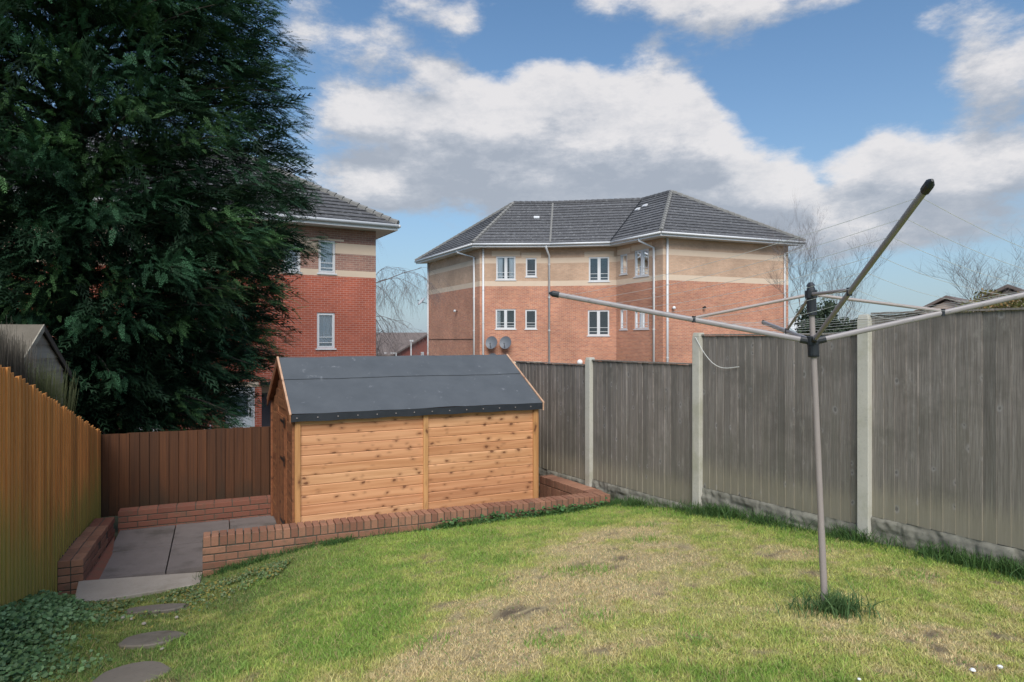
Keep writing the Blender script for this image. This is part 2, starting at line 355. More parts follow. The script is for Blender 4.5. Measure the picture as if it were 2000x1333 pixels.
M['bark'] = mat('bark', lambda g: g.mix(g.noise(g.n('TexCoord').outputs['Object'], 8, 4), (.045, .035, .028), (.11, .09, .075)), .95)
M['twig'] = mat('twig', lambda g: (.17, .145, .14), .95)
M['old_felt'] = mat('old_felt', f_conc((.09, .075, .055), (.20, .17, .135), (.04, .04, .022), .9), .9)
M['greyplank'] = mat('greyplank', f_wood((.22, .205, .175), (.36, .335, .285), (.08, .07, .06), (4, 8), 'X', 1.0, .1), .85)
M['terrain'] = mat('terrain', lambda g: g.mix(g.noise(g.n('TexCoord').outputs['Object'], .6, 6, .6), (.05, .065, .03), (.11, .11, .07)), .95)
def vcol(name, rough=.7, var=.25, transl=0.0):
    m_ = D.materials.new(name); m_.use_nodes = True; g = G(m_.node_tree)
    c = g.n('Attribute', attribute_name='Col').outputs['Color']
    b = g.n('BsdfPrincipled', {'Roughness': rough, 'Base Color': c, 'Specular IOR Level': .25})
    out = b.outputs[0]
    if transl:
        t = g.n('BsdfTranslucent', {'Color': c}); out = g.n('MixShader', {0: transl, 1: b.outputs[0], 2: t.outputs[0]}).outputs[0]
    g.n('OutputMaterial', {'Surface': out}); return m_
M['needles'] = vcol('needles', .6, transl=.15)
M['blades'] = vcol('blades', .6, transl=.25)
M['leaves'] = vcol('leaves', .55, transl=.2)
def f_lawn(g):
    a = g.n('Attribute', attribute_name='Col').outputs['Color']; q = g.n('TexCoord').outputs['Object']
    c = g.mix(g.m('ADD', g.m('MULTIPLY', g.noise(q, 60, 5, .75), .8), .25, clamp=True), (.06, .052, .028), a)
    return c, (g.noise(q, 60, 5, .7), .8, .02)
M['lawn'] = mat('lawn', f_lawn, .95)
M['soil'] = mat('soil', lambda g: (g.mix(g.noise(g.n('TexCoord').outputs['Object'], 12, 5), (.035, .026, .018), (.08, .062, .045)), None), .95)

# ================================================================== GROUND
CP = np.array([(0, -3, .96), (0, 0, .92), (5, -1, .95), (-5, -1, .75), (0, 3, .82), (1.95, 4.15, .775), (3.2, 6.02, .65), (4.3, 4.3, .73), (6.5, 3, .82), (9, 0, .9), (2.19, 7.6, .50),
               (1.30, 8.6, .33), (0, 8.08, .28), (-1.76, 7.36, .26), (-2.5, 7.04, .17), (-3.14, 6.73, .06), (-3.9, 6.1, .025), (-4.4, 6.5, .02), (-3.12, 5.8, .12), (-2.64, 4.85, .26), (-2.4, 4.1, .37),
               (-3.81, 4.95, .33), (-4.5, 6.4, .03), (-2.4, 3, .56), (0, 6.3, .50), (-1.5, 5.5, .38), (6, 9, .6), (9, 6, .7), (-9, 3, .4), (-9, 0, .6)])
def tps(r2): return np.where(r2 > 1e-12, r2*np.log(np.maximum(r2, 1e-12)), 0)
_n = len(CP); K = tps(((CP[:, None, :2]-CP[None, :, :2])**2).sum(2))+np.eye(_n)*.05; Pm = np.c_[np.ones(_n), CP[:, :2]]
_s = np.linalg.solve(np.block([[K, Pm], [Pm.T, np.zeros((3, 3))]]), np.r_[CP[:, 2], 0, 0, 0])
def hlawn(x, y):
    x = np.asarray(x, float); y = np.asarray(y, float); o = np.zeros_like(x)
    for i in range(_n): o += _s[i]*tps((x-CP[i, 0])**2+(y-CP[i, 1])**2)
    o += _s[_n]+_s[_n+1]*x+_s[_n+2]*y
    return o+(fbm(x*1.3, y*1.3, 5)-.5)*.05+(fbm(x*7, y*7, 9, 3)-.5)*.022
def zl(x, y): return float(hlawn(np.array([x]), np.array([y]))[0])
def yb(x): return 6.86+.425*(x+3.143)

# right fence line, left fence line
RP1 = np.array([3.19, 6.0]); RD = np.array([-.545, .838]); RN = np.array([-.838, -.545])
L0 = np.array([-3.81, 4.95]); LD = np.array([-.389, .921]); LN = np.array([.921, .389])
LC = np.array([-5.42, 8.74])
# lawn colour (linear albedo): green, dry straw, bare earth
def ell(x, y, cx, cy, a, b, th):
    c, s = math.cos(th), math.sin(th); u = (x-cx)*c+(y-cy)*s; v = -(x-cx)*s+(y-cy)*c
    return np.exp(-((u/a)**2+(v/b)**2))
def lawncol(x, y, jitter=None):
    n1 = fbm(x*1.1, y*1.1, 3); n2 = fbm(x*4, y*4, 8); n3 = fbm(x*11, y*11, 12, 3)
    dry = 1.3*ell(x, y, .45, 4.9, 1.9, .85, 1.05)+.75*ell(x, y, 1.0, 6.7, .9, .55, .6)+.75*ell(x, y, -.7, 3.5, .9, .45, .2)+.45*ell(x, y, 3.0, 4.5, 1.3, .6, .2)+.55*ell(x, y, 2.7, 3.3, 1.6, .9, 0)+.4*ell(x, y, 2.3, 5.8, 1.0, .35, 2.2)
    dry = dry+.22*(x > -.4)*np.clip((x+.4)/1.5, 0, 1)+(n1-.5)*.9+(n2-.5)*1.1+(n3-.5)*.9-.12
    wl = (y-yb(x))
    dry = dry-.7*np.exp(-(wl/.45)**2)
    fd = (x-RP1[0])*RN[0]+(y-RP1[1])*RN[1]
    dry = np.clip(dry-.9*np.exp(-(fd/.28)**2), 0, 1)
    shade_green = np.clip((n2-.35)*2, 0, 1)
    green = np.stack([.25+.10*shade_green, .38+.08*shade_green, .075+.018*shade_green], -1)
    left = np.clip((-x-1.2)/1.2, 0, 1)[..., None]
    green = green*(1-left)+np.stack([.16+.06*n2, .235+.05*n2, .072+0*n2], -1)*left
    mid = np.array([.50, .52, .15]); straw = np.array([.70, .56, .31])
    d = dry[..., None]
    c = np.where(d < .5, green+(mid-green)*d*2, mid+(straw-mid)*(d-.5)*2)
    bare = np.clip((n3*.6+n2*.4)-.635, 0, 1)*8*np.clip(dry*1.5-.35, 0, 1)+1.2*ell(x, y, .05, 4.35, .35, .12, .1)*(n3 > .5)+1.0*ell(x, y, -2.1, 3.9, .2, .1, .1)
    b = np.clip(bare, 0, 1)[..., None]
    c = c*(1-b)+np.array([.22, .16, .105])*b
    return c, b[..., 0], dry
nx, ny = 230, 190
X = np.linspace(-11, 11, nx)[None, :].repeat(ny, 0)
T = (np.linspace(0, 1, ny)**.8)[:, None]
Y = -4+T*(yb(X)+4)
Zg = hlawn(X, Y)-.012
Fc = []
idx = np.arange(nx*ny).reshape(ny, nx)
Fc = np.stack([idx[:-1, :-1], idx[:-1, 1:], idx[1:, 1:], idx[1:, :-1]], -1).reshape(-1, 4)
lc = lawncol(X.ravel(), Y.ravel())[0]
lawn = npmesh('lawn_ground', np.stack([X.ravel(), Y.ravel(), Zg.ravel()], 1), Fc, M['lawn'], col=lc, smooth=True)
tag(lawn, None, None, kind='structure')
# land beyond the garden, falling away to the horizon
def hter(x, y):
    r = np.hypot(x, y)
    a = np.clip((y-11)/11, 0, 1); a = a*a*(3-2*a)
    zz = -.14-a*(1.0-.70*np.clip((x+6)/12, 0, 1))
    far = np.clip((r-42)/60, 0, 1)
    return zz-far*4.2
rr = np.r_[np.linspace(0, 60, 60), np.geomspace(65, 1800, 25)]; th = np.linspace(0, 2*math.pi, 97)[:-1]
TX = (rr[:, None]*np.sin(th)).ravel(); TY = (rr[:, None]*np.cos(th)).ravel()
ii = np.arange(len(rr)*96).reshape(len(rr), 96); i2 = np.roll(ii, -1, 1)
Ft = np.stack([ii[:-1], ii[1:], i2[1:], i2[:-1]], -1).reshape(-1, 4)
Ft = np.stack([ii[:-1], i2[:-1], i2[1:], ii[1:]], -1).reshape(-1, 4)[:, ::-1]
ter = npmesh('terrain', np.stack([TX, TY, hter(TX, TY)], 1), Ft, M['terrain'], smooth=True); tag(ter, None, None, kind='structure')

# ================================================================== BUILDINGS
class Wall:
    def __init__(s, a, b, uoff=0.0):
        s.a = Vector((a[0], a[1], 0)); s.b = Vector((b[0], b[1], 0)); s.L = (s.b-s.a).length; s.u = (s.b-s.a)/s.L
        s.n = Vector((s.u.y, -s.u.x, 0)); s.uoff = uoff         # outward normal, seen from the camera side
    def P(s, q, z, out=0.0): return s.a+s.u*q+s.n*out+Vector((0, 0, z))
    def hit(s, x, y):
        d = Vector(((x-1000)/F, 1, 0)); t = s.a.dot(s.n)/d.dot(s.n); p = d*t
        return (p-s.a).dot(s.u), CZ-(y-664)/F*t
    def rect(s, r):
        q0, zt = s.hit(r[0], r[1]); q1, zb = s.hit(r[2], r[3]); _, zt2 = s.hit(r[2], r[1]); _, zb0 = s.hit(r[0], r[3])
        return q0, (zb+zb0)/2, q1, (zt+zt2)/2
    def build(s, parent, z0, z1, bands, mats, holes=(), extra=()):
        # bands: (ztop, material index) upwards; extra: (q0,z0,q1,z1,mat) patches; holes: (q0,z0,q1,z1,depth)
        qs = sorted({0.0, s.L}|{h[0] for h in holes}|{h[2] for h in holes}|{e[0] for e in extra}|{e[2] for e in extra})
        zs = sorted({z0, z1}|{b_[0] for b_ in bands if z0 < b_[0] < z1}|{h[1] for h in holes}|{h[3] for h in holes}|{e[1] for e in extra}|{e[3] for e in extra})
        qs = [q for q in qs if -1e-6 <= q <= s.L+1e-6]; zs = [z for z in zs if z0-1e-6 <= z <= z1+1e-6]
        mb = MB()
        for i in range(len(qs)-1):
            for j in range(len(zs)-1):
                qa, qb, za, zb = qs[i], qs[i+1], zs[j], zs[j+1]; qm, zm = (qa+qb)/2, (za+zb)/2
                if qb-qa < 1e-5 or zb-za < 1e-5: continue
                if any(h[0] < qm < h[2] and h[1] < zm < h[3] for h in holes): continue
                mi = next((b_[1] for b_ in bands if zm < b_[0]), bands[-1][1])
                for e in extra:
                    if e[0] < qm < e[2] and e[1] < zm < e[3]: mi = e[4]
                uo = s.uoff
                mb.poly([s.P(qa, za), s.P(qb, za), s.P(qb, zb), s.P(qa, zb)], mi, [(qa+uo, za), (qb+uo, za), (qb+uo, zb), (qa+uo, zb)])
        for h in holes:
            q0, a_, q1, b_, dep = h; mi = next((b2[1] for b2 in bands if (a_+b_)/2 < b2[0]), bands[-1][1])
            for (p, q) in (((q0, a_), (q0, b_)), ((q0, b_), (q1, b_)), ((q1, b_), (q1, a_)), ((q1, a_), (q0, a_))):
                mb.poly([s.P(*p), s.P(*q), s.P(*q, -dep), s.P(*p, -dep)], mi, [(0, p[1]), (0, q[1]), (.1, q[1]), (.1, p[1])])
        return mb.build('wall', mats, parent)
def wbox(mb, W, q0, q1, z0, z1, o0, o1, mat=0):
    mb.box(W.P(q0, z0, o0), W.u*(q1-q0), W.n*(o1-o0), Vector((0, 0, z1-z0)), mat)
def window(parent, W, r, kind='double', curtain=None, label=None, bars=True, rec=.07):
    q0, z0, q1, z1 = r; f = .05; mb = MB()
    o0, o1 = -rec-.03, -rec+.035
    wbox(mb, W, q0, q0+f, z0, z1, o0, o1); wbox(mb, W, q1-f, q1, z0, z1, o0, o1)
    wbox(mb, W, q0+f, q1-f, z0, z0+f, o0, o1); wbox(mb, W, q0+f, q1-f, z1-f, z1, o0, o1)
    leaves = []
    if kind == 'double':
        qm = (q0+q1)/2; wbox(mb, W, qm-.05, qm+.05, z0+f, z1-f, o0, o1+.006); leaves = [(q0+f, qm-.05), (qm+.05, q1-f)]
    else: leaves = [(q0+f, q1-f)]
    fr = mb.build('window', M['white_plastic'], parent)
    if label: fr['label'] = label
    for k, (a, b) in enumerate(leaves):
        s_ = MB(); g_ = .035; za, zb = z0+f, z1-f
        for (x0, x1, y0, y1) in ((a, a+g_, za, zb), (b-g_, b, za, zb), (a+g_, b-g_, za, za+g_), (a+g_, b-g_, zb-g_, zb)): wbox(s_, W, x0, x1, y0, y1, o0+.012, o1+.012)
        if bars:
            for t in (.13, .30): wbox(s_, W, a+g_, b-g_, za+(zb-za)*t-.012, za+(zb-za)*t+.012, -rec-.012, -rec+.012)
        s_.build('sash', M['white_plastic'], fr, WL[parent.name])
        p = MB(); wbox(p, W, a+g_, b-g_, za+g_, zb-g_, -rec-.022, -rec-.016); p.build('pane', M['glass_clear'], fr, WL[parent.name])
    bk = MB(); wbox(bk, W, q0, q1, z0, z1, -rec-.60, -rec-.59); 
    wbox(bk, W, q0-.3, q0, z0-.2, z1+.2, -rec-.60, -rec-.031); wbox(bk, W, q1, q1+.3, z0-.2, z1+.2, -rec-.60, -rec-.031)
    wbox(bk, W, q0, q1, z0-.2, z0, -rec-.59, -rec-.031); wbox(bk, W, q0, q1, z1, z1+.2, -rec-.59, -rec-.031)
    bk.build('room', M['dark_room'], fr, WL[parent.name])
    sl = MB(); wbox(sl, W, q0-.05, q1+.05, z0-.05, z0-.002, -rec, .035); sl.build('sill', M['white_plastic'], fr, WL[parent.name])
    if curtain:
        wd = q1-q0
        segs = {'both': [(q0+f, q0+wd*.33), (q1-wd*.33, q1-f)], 'full': [(q0+f, q1-f)], 'left': [(q0+f, q0+wd*.24)], 'right': [(q1-wd*.3, q1-f)]}[curtain]
        for (a, b) in segs:
            c = MB(); nn = max(6, int((b-a)/.025))
            for i in range(nn):
                qa, qb = a+(b-a)*i/nn, a+(b-a)*(i+1)/nn; oa = -rec-.055+.018*math.sin(i*2.1); ob = -rec-.055+.018*math.sin((i+1)*2.1)
                c.poly([W.P(qa, z0+f, oa), W.P(qb, z0+f, ob), W.P(qb, z1-f, ob), W.P(qa, z1-f, oa)])
            c.build('curtain', M['cloth'], fr, WL[parent.name])
    return fr
def mk_glass():
    m_ = D.materials.new('glass_clear'); m_.use_nodes = True; g = G(m_.node_tree)
    fr = g.n('Fresnel', {'IOR': 1.55}); gl = g.n('BsdfGlossy', {'Roughness': .02, 'Color': (.9, .95, 1, 1)}); tr = g.n('BsdfTransparent', {'Color': (.93, .95, .96, 1)})
    fac = g.m('MULTIPLY', fr.outputs[0], 1.6, clamp=True)
    g.n('OutputMaterial', {'Surface': g.n('MixShader', {0: fac, 1: tr.outputs[0], 2: gl.outputs[0]}).outputs[0]}); return m_
M['glass_clear'] = mk_glass()
M['cloth'] = mat('cloth', lambda g: (.84, .85, .86), .9)

def inter(p1, d1, p2, d2):
    t = np.linalg.solve(np.array([d1, -d2]).T, p2-p1); return p1+d1*t[0]
def offs(pts, d):
    L = []
    for a, b in zip(pts[:-1], pts[1:]):
        u = (b-a)/np.linalg.norm(b-a); L.append((a+np.array([-u[1], u[0]])*d, u))
    return [inter(L[i][0], L[i][1], L[i+1][0], L[i+1][1]) for i in range(len(L)-1)]
def roof_face(parent, e0, e1, r0, r1, mat_, gauge=.32):
    e0, e1, r0, r1 = map(Vector, (e0, e1, r0, r1))
    nrm = (e1-e0).cross((r0-e0) if (r0-e0).length > (r1-e1).length*.2 else (r1-e1)).normalized()
    if nrm.z < 0: nrm = -nrm
    u = (e1-e0).normalized(); upv = nrm.cross(u).normalized(); H = (r0-e0).dot(upv); n = max(2, round(abs(H)/gauge))
    base = MB(); base.poly([e0, e1, r1, r0] if (r1-r0).length > .01 else [e0, e1, r0]); 
    for k in range(n):
        t0, t1 = k/n, min(1, (k+1.12)/n)
        a0, b0 = e0.lerp(r0, t0), e1.lerp(r1, t0); a1, b1 = e0.lerp(r0, t1), e1.lerp(r1, t1)
        mb = MB(); wd = (b0-a0).length; m_ = max(1, round(wd/.30)); sh = .5 if k % 2 else 0
        cuts = [0]+[(i+sh)/m_ for i in range(1 if sh == 0 else 0, m_) if 0 < (i+sh)/m_ < 1]+[1]
        for c0, c1 in zip(cuts[:-1], cuts[1:]):
            j = random.uniform(0, .012); g_ = .012/max(wd, .5)
            pa, pb = a0.lerp(b0, c0+g_*.3), a0.lerp(b0, c1-g_*.3); qb, qa = a1.lerp(b1, c1-g_*.3), a1.lerp(b1, c0+g_*.3)
            lo, hi = nrm*(.055+j), nrm*(.012)
            mb.poly([pa+lo, pb+lo, qb+hi, qa+hi]); mb.poly([pa, pb, pb+lo, pa+lo])
            mb.poly([pa, pa+lo, qa+hi]); mb.poly([pb, qb+hi, pb+lo])
        mb.build('tile_course', mat_, parent)
    return base
def eave_set(parent, pts, walls_pts, z, ov):
    # fascia board, soffit and half-round gutter following the eave line
    fa, so_, gu = MB(), MB(), MB()
    for i in range(len(pts)-1):
        a, b = Vector((*pts[i], z)), Vector((*pts[i+1], z)); u = (b-a).normalized(); n = Vector((u.y, -u.x, 0))
        fa.box(a-n*.03+Vector((0, 0, -.20)), b-a, n*.028, Vector((0, 0, .19)))
        gu.tube([a+n*.055+Vector((0, 0, -.045)), b+n*.055+Vector((0, 0, -.045))], .062, 8)
        wa, wb = Vector((*walls_pts[i], z-.19)), Vector((*walls_pts[i+1], z-.19))
        so_.poly([a-n*.031+Vector((0, 0, -.188)), b-n*.031+Vector((0, 0, -.188)), wb, wa])
    fa.build('fascia', M['white_plastic'], parent); so_.build('soffit', M['white_plastic'], parent); gu.build('gutter', M['white_plastic'], parent, smooth=True)
def pipe(parent, W, xpx, z1, z0, neck=None, out=.075):
    q, _ = W.hit(xpx, 600); pts = [W.P(q, z0, out), W.P(q, z1, out)]
    if neck: q2, zz, o2 = neck; pts += [W.P(q2, zz, o2), W.P(q2, zz+.18, o2)]
    mb = MB(); mb.tube(pts, .062, 8)
    p = mb.build('downpipe', M['white_plastic'], parent, smooth=True)
    for z in np.arange(z1-.5, z0+.3, -1.9):
        c = MB(); c.cbox(W.P(q, z, out), .13, .13, .035); c.build('pipe_clip', M['white_plastic'], p, WL[parent.name])
    return p

# ---- the angled three storey block, right of centre
A, B, Cc, Dd, E_, F_ = [np.array(p) for p in ((-5.889, 46.244), (-1.868, 38.569), (2.23, 38.475), (5.917, 37.799), (7.824, 34.503), (15.618, 37.621))]
ZH = CZ+5.483; ZS = ZH-.19; ov = .614; ZR = CZ+8.532; Zb = CZ+3.098; G0 = -1.4
apt = thing('apartment_block', 'angled three storey flats of mixed red brick with buff top floor and white downpipes', 'building', (4.5, 40, -.45))
ws = [Wall(p, q, uo) for p, q, uo in ((A, B, 0), (B, Cc, 8.7), (Cc, Dd, 12.8), (Dd, E_, 16.5), (E_, F_, 20.3))]
wAB, wBC, wCD, wDE, wEF = ws
bands = [(CZ-1.50, 0), (CZ-1.28, 0), (Zb, 0), (Zb+.30, 2), (CZ+4.42, 1), (CZ+4.72, 2), (99, 1)]
mats3 = [M['multi_brick'], M['buff_brick'], M['cream_stone']]
wins = {wBC: [((969, 501, 1007, 547), 'double', 'both'), ((1027, 504, 1048, 541), 'single', None), ((968, 604, 1007, 643), 'double', 'left'), ((1026, 605, 1048, 643), 'single', None)],
        wCD: [((1150, 502, 1190, 550), 'double', None), ((1148, 606, 1190, 656), 'double', None)],
        wDE: [((1211, 497, 1225, 536), 'single', None), ((1239, 488, 1267, 540), 'double', 'right'), ((1211, 604, 1225, 644), 'single', None), ((1239, 605, 1267, 643), 'double', 'both')]}
for W in ws:
    hs, ex, todo = [], [], []
    for (r, kd, cu) in wins.get(W, []):
        q0, z0, q1, z1 = W.rect(r); hs.append((q0, z0, q1, z1, .1)); todo.append(((q0, z0, q1, z1), kd, cu))
        if z0 > CZ+3: ex.append((q0-.25, z1, q1+.25, z1+.30, 2))
    if W is wBC:
        q0, q1 = W.hit(985, 700)[0], W.hit(1057, 700)[0]; ex.append((q0, CZ-1.52, q1, CZ-1.26, 2)); ex.append((q0, CZ-1.75, W.hit(1024, 700)[0], CZ-1.52, 2))
    if W is wCD:
        q0, q1 = W.hit(1147, 700)[0], W.hit(1195, 700)[0]; ex.append((q0, CZ-1.52, q1, CZ-1.30, 2))
    if W in (wBC, wCD):
        for xr in ((985, 1022), (1150, 1190)):
            q0, q1 = W.hit(xr[0], 700)[0], W.hit(xr[1], 700)[0]
            if q0 > .1 and q1 < W.L-.05 : hs.append((q0, CZ-2.75, q1, CZ-1.76 if W is wBC else CZ-1.53, .1)); todo.append((hs[-1][:4], 'double', None))
    W.build(apt, G0, ZS, bands, mats3, hs, ex)
    for r, kd, cu in todo: window(apt, W, r, kd, cu)
# back of the block
Wb = Wall(F_, A); Wb.build(apt, G0, ZS, bands, mats3)
pl = [A, B, Cc, Dd, E_, F_]; Eo = offs(pl, -ov); Ro = offs(pl, 3.219)
u1 = (A-B)/np.linalg.norm(A-B); Ao = A+u1*ov+ov*np.array([u1[1], -u1[0]])*-1
nn = (B-A)/np.linalg.norm(B-A); Ao = A+u1*ov+ov*np.array([nn[1], -nn[0]])
u2 = (F_-E_)/np.linalg.norm(F_-E_); Fo = F_+u2*ov+ov*np.array([u2[1], -u2[0]])
ev = [Ao]+Eo+[Fo]; e3 = [Vector((*p, ZH)) for p in ev]; r3 = [Vector((*p, ZR)) for p in Ro]
eave_set(apt, ev, pl, ZH, ov)
faces = [(e3[0], e3[1], r3[0], r3[0]), (e3[1], e3[2], r3[0], r3[1]), (e3[2], e3[3], r3[1], r3[2]), (e3[3], e3[4], r3[2], r3[3]), (e3[4], e3[5], r3[3], r3[3])]
rb = MB()
for f_ in faces:
    m_ = roof_face(apt, *f_, M['roof_tile']); 
    for q in m_.f: rb.poly([m_.v[i] for i in q])
rb.poly([e3[0], r3[0], r3[1]]); rb.poly([e3[0], r3[1], r3[2], e3[5]]); rb.poly([r3[2], r3[3], e3[5]])
rb.poly(e3[::-1])
rb.build('roof', M['roof_tile'], apt)
for a, b, nm in ((e3[1], r3[0], 'hip_tiles'), (e3[4], r3[3], 'hip_tiles'), (e3[0], r3[0], 'hip_tiles'), (e3[5], r3[3], 'hip_tiles'), (r3[0], r3[1], 'ridge_tiles'), (r3[1], r3[2], 'ridge_tiles'), (r3[2], r3[3], 'ridge_tiles')):
    n = int((b-a).length/.33); mb = MB()
    for i in range(n):
        p, q = a.lerp(b, i/n), a.lerp(b, (i+.97)/n); mb.tube([p+Vector((0, 0, .055)), q+Vector((0, 0, .04))], [.125, .11], 6)
    mb.build(nm, M['ridge_tile'] if nm == 'hip_tiles' else M['roof_tile'], apt)
for a, b in ((e3[2], r3[1]), (e3[3], r3[2])):
    mb = MB(); mb.tube([a+Vector((0, 0, .045)), b+Vector((0, 0, .045))], .05, 6, flat=1.2); mb.build('valley_trough', M['ridge_tile'] if b is r3[1] else M['iron'], apt)
for (x, y, fi) in ((1048, 427, 1), (1246, 411, 3), (1260, 404, 3)):      # pale vent tiles
    f_ = faces[fi]; nr = (f_[1]-f_[0]).cross(f_[2]-f_[0]).normalized(); d = px(x, y, 1)-Vector((0, 0, CZ)); o = Vector((0, 0, CZ)); t = (f_[0]-o).dot(nr)/d.dot(nr); p = o+d*t
    u = (f_[1]-f_[0]).normalized(); v = nr.cross(u)
    mb = MB(); mb.box(p-u*.17-v*.1+nr*.03, u*.34, v*.22, nr*.07); mb.build('vent_tile', M['white_plastic'], apt)
pipe(apt, wAB, 838, ZS-.02, G0)
pipe(apt, wAB, 928, ZS-.45, G0, (wAB.hit(912, 600)[0], ZH-.25, .62))
pipe(apt, wBC, 944, ZS-.02, G0)
pipe(apt, wBC, 1072.5, ZS-.45, G0, (wBC.hit(1066, 600)[0], ZH-.25, .6))
pipe(apt, wDE, 1279, ZS-.45, G0, (wDE.hit(1265, 600)[0], ZH-.25, .6))
pipe(apt, wEF, 1302, ZS-.02, G0)
pipe(apt, wEF, 1531, ZS-.45, G0, (wEF.hit(1547, 600)[0]+.25, ZH-.25, .5))
# satellite dishes on the flats
def dish(name, label, c, face, r, m_, group='satellite dishes on the flats', wallp=None):
    c = Vector(c); t = thing(name, label, 'satellite dish', c, group); face = Vector(face).normalized()
    a = face.cross(Vector((0, 0, 1))).normalized(); b = a.cross(face)
    mb = MB(); rings = []
    for k in range(5):
        rk = r*k/4; rings.append([c+(a*math.cos(q)+b*math.sin(q)*1.08)*rk+face*(.22*r*(k/4)**2) for q in np.linspace(0, 2*math.pi, 21)[:-1]])
    for k in range(4):
        for i in range(20):
            j = (i+1) % 20
            for o_ in (0, -.02):
                q = [rings[k][i]+face*o_, rings[k][j]+face*o_, rings[k+1][j]+face*o_, rings[k+1][i]+face*o_]
                mb.poly(q if o_ == 0 else q[::-1])
    mb.build('reflector', m_, t, smooth=True)
    f = c+face*r*.95-b*r*.35
    mb = MB(); mb.tube([c-b*r*.95+face*.2*r, f], .014, 6); mb.build('arm', M['iron'], t)
    mb = MB(); mb.tube([f, f+(c-f).normalized()*.10], .035, 8); mb.build('receiver', M['dish_dark'], t)
    if wallp is not None: mb = MB(); mb.tube([c-face*.02, Vector(wallp)], .022, 6); mb.build('bracket', M['iron'], t)
    return t
for (x, y, m_, lb) in ((961, 670, 'dish_dark', 'grey satellite dish beside the white downpipe, left of the pair under the lower double window'), (988, 670, 'dish_dark', 'darker grey satellite dish, right of the pair under the lower double window'), (963, 703, 'dish_dark', 'grey dish peeping over the shed ridge, below the pair of dishes')):
    q, z = wBC.hit(x, y); dish('satellite_dish', lb, wBC.P(q, z, .35), wBC.n*1.0+Vector((-.25, 0, .30)), .35, M[m_] if x != 961 else M['dish_mid'] if 'dish_mid' in M else M[m_], wallp=wBC.P(q, z-.15, 0))
q, z = wAB.hit(837, 590); dish('satellite_dish', 'pale dish sticking out left of the flats below the roof corner', wAB.P(-.12, z, .35), Vector((-.75, -.4, .8)), .33, M['dish_light'], wallp=wAB.P(.03, z-.1, 0))
q, z = wEF.hit(1530, 634); dish('satellite_dish', 'white satellite dish at right corner of the flats behind the rotary airer', wEF.P(wEF.L+.28, z, .15), Vector((.15, -1, .25)), .37, M['dish_light'], wallp=wEF.P(wEF.L-.03, z-.1, 0))
# small fittings on the flats
def fitting(W, x, y, r, m_, name, label, cat, ball=True):
    q, z = W.hit(x, y); c = W.P(q, z, .16); t = thing(name, label, cat, c)
    mb = MB()
    N_ = 10; prof = [(math.sin(a)*r, -math.cos(a)*r) for a in np.linspace(0.01, math.pi-.01, 8)]
    mb.tube([c+Vector((0, 0, h)) for _, h in prof], [max(a, .002) for a, _ in prof], 12); mb.build('lamp_globe' if ball else 'lamp_head', m_, t, smooth=True)
    mb = MB(); mb.tube([c-W.n*r*.5, W.P(q, z, 0)], .035, 6); mb.build('bracket', M['iron'], t)
fitting(wCD, 1133, 708, .17, M['globe'], 'wall_lamp', 'white globe wall lamp just above the fence on the flats', 'lamp')
fitting(wEF, 1313, 602, .09, M['globe'], 'wall_lamp', 'tiny pale globe lamp on the right gable of the flats', 'lamp')
fitting(wAB, 893, 608, .09, M['dish_light'], 'security_light', 'small security light on the left gable of the flats', 'lamp')
fitting(wEF, 1373, 601, .07, M['iron'], 'security_camera', 'small dark box on the right gable of the flats', 'camera')
q0, z = wAB.hit(838, 663); q1, _ = wAB.hit(926, 663)
mb = MB(); mb.tube([wAB.P(q0, z, .02), wAB.P(q1, z, .02)], .014, 5); mb.build('cable', M['iron'], apt)

# ---- red brick block on the left
U = np.array([.87, .493]); V_ = np.array([-.493, .87]); Gc = np.array([-4.95, 24.2])
lb = thing('brick_flats', 'bright red brick flats half hidden behind the conifer, with cream bands', 'building', (-8, 24, -1.1))
wL = Wall(Gc-U*14, Gc); wS = Wall(Gc, Gc+V_*9)
zh = CZ+4.13; zs_ = zh-.17; G1 = -1.6
bl = [(CZ+2.24, 0), (CZ+2.46, 2), (CZ+3.05, 1), (CZ+3.42, 2), (99, 1)]
m3 = [M['red_brick'], M['brown_brick'], M['cream_stone']]
hs, ex, todo = [], [], []
for r, kd, cu, lab in (((622, 470, 655, 534), 'single', 'full', None), ((619, 611, 654, 681), 'single', 'full', None), ((552, 474, 587, 531), 'single', 'full', None), ((470, 476, 500, 532), 'single', None, None), ((400, 600, 440, 672), 'double', None, None), ((250, 478, 312, 560), 'double', None, None), ((262, 640, 310, 700), 'double', None, None)):
    q0, z0, q1, z1 = wL.rect(r); hs.append((q0, z0, q1, z1, .1)); todo.append((hs[-1][:4], kd, cu))
    if r[1] < 490: ex.append((q0-.45, z1, q1+.3, CZ+3.42+.12, 2))
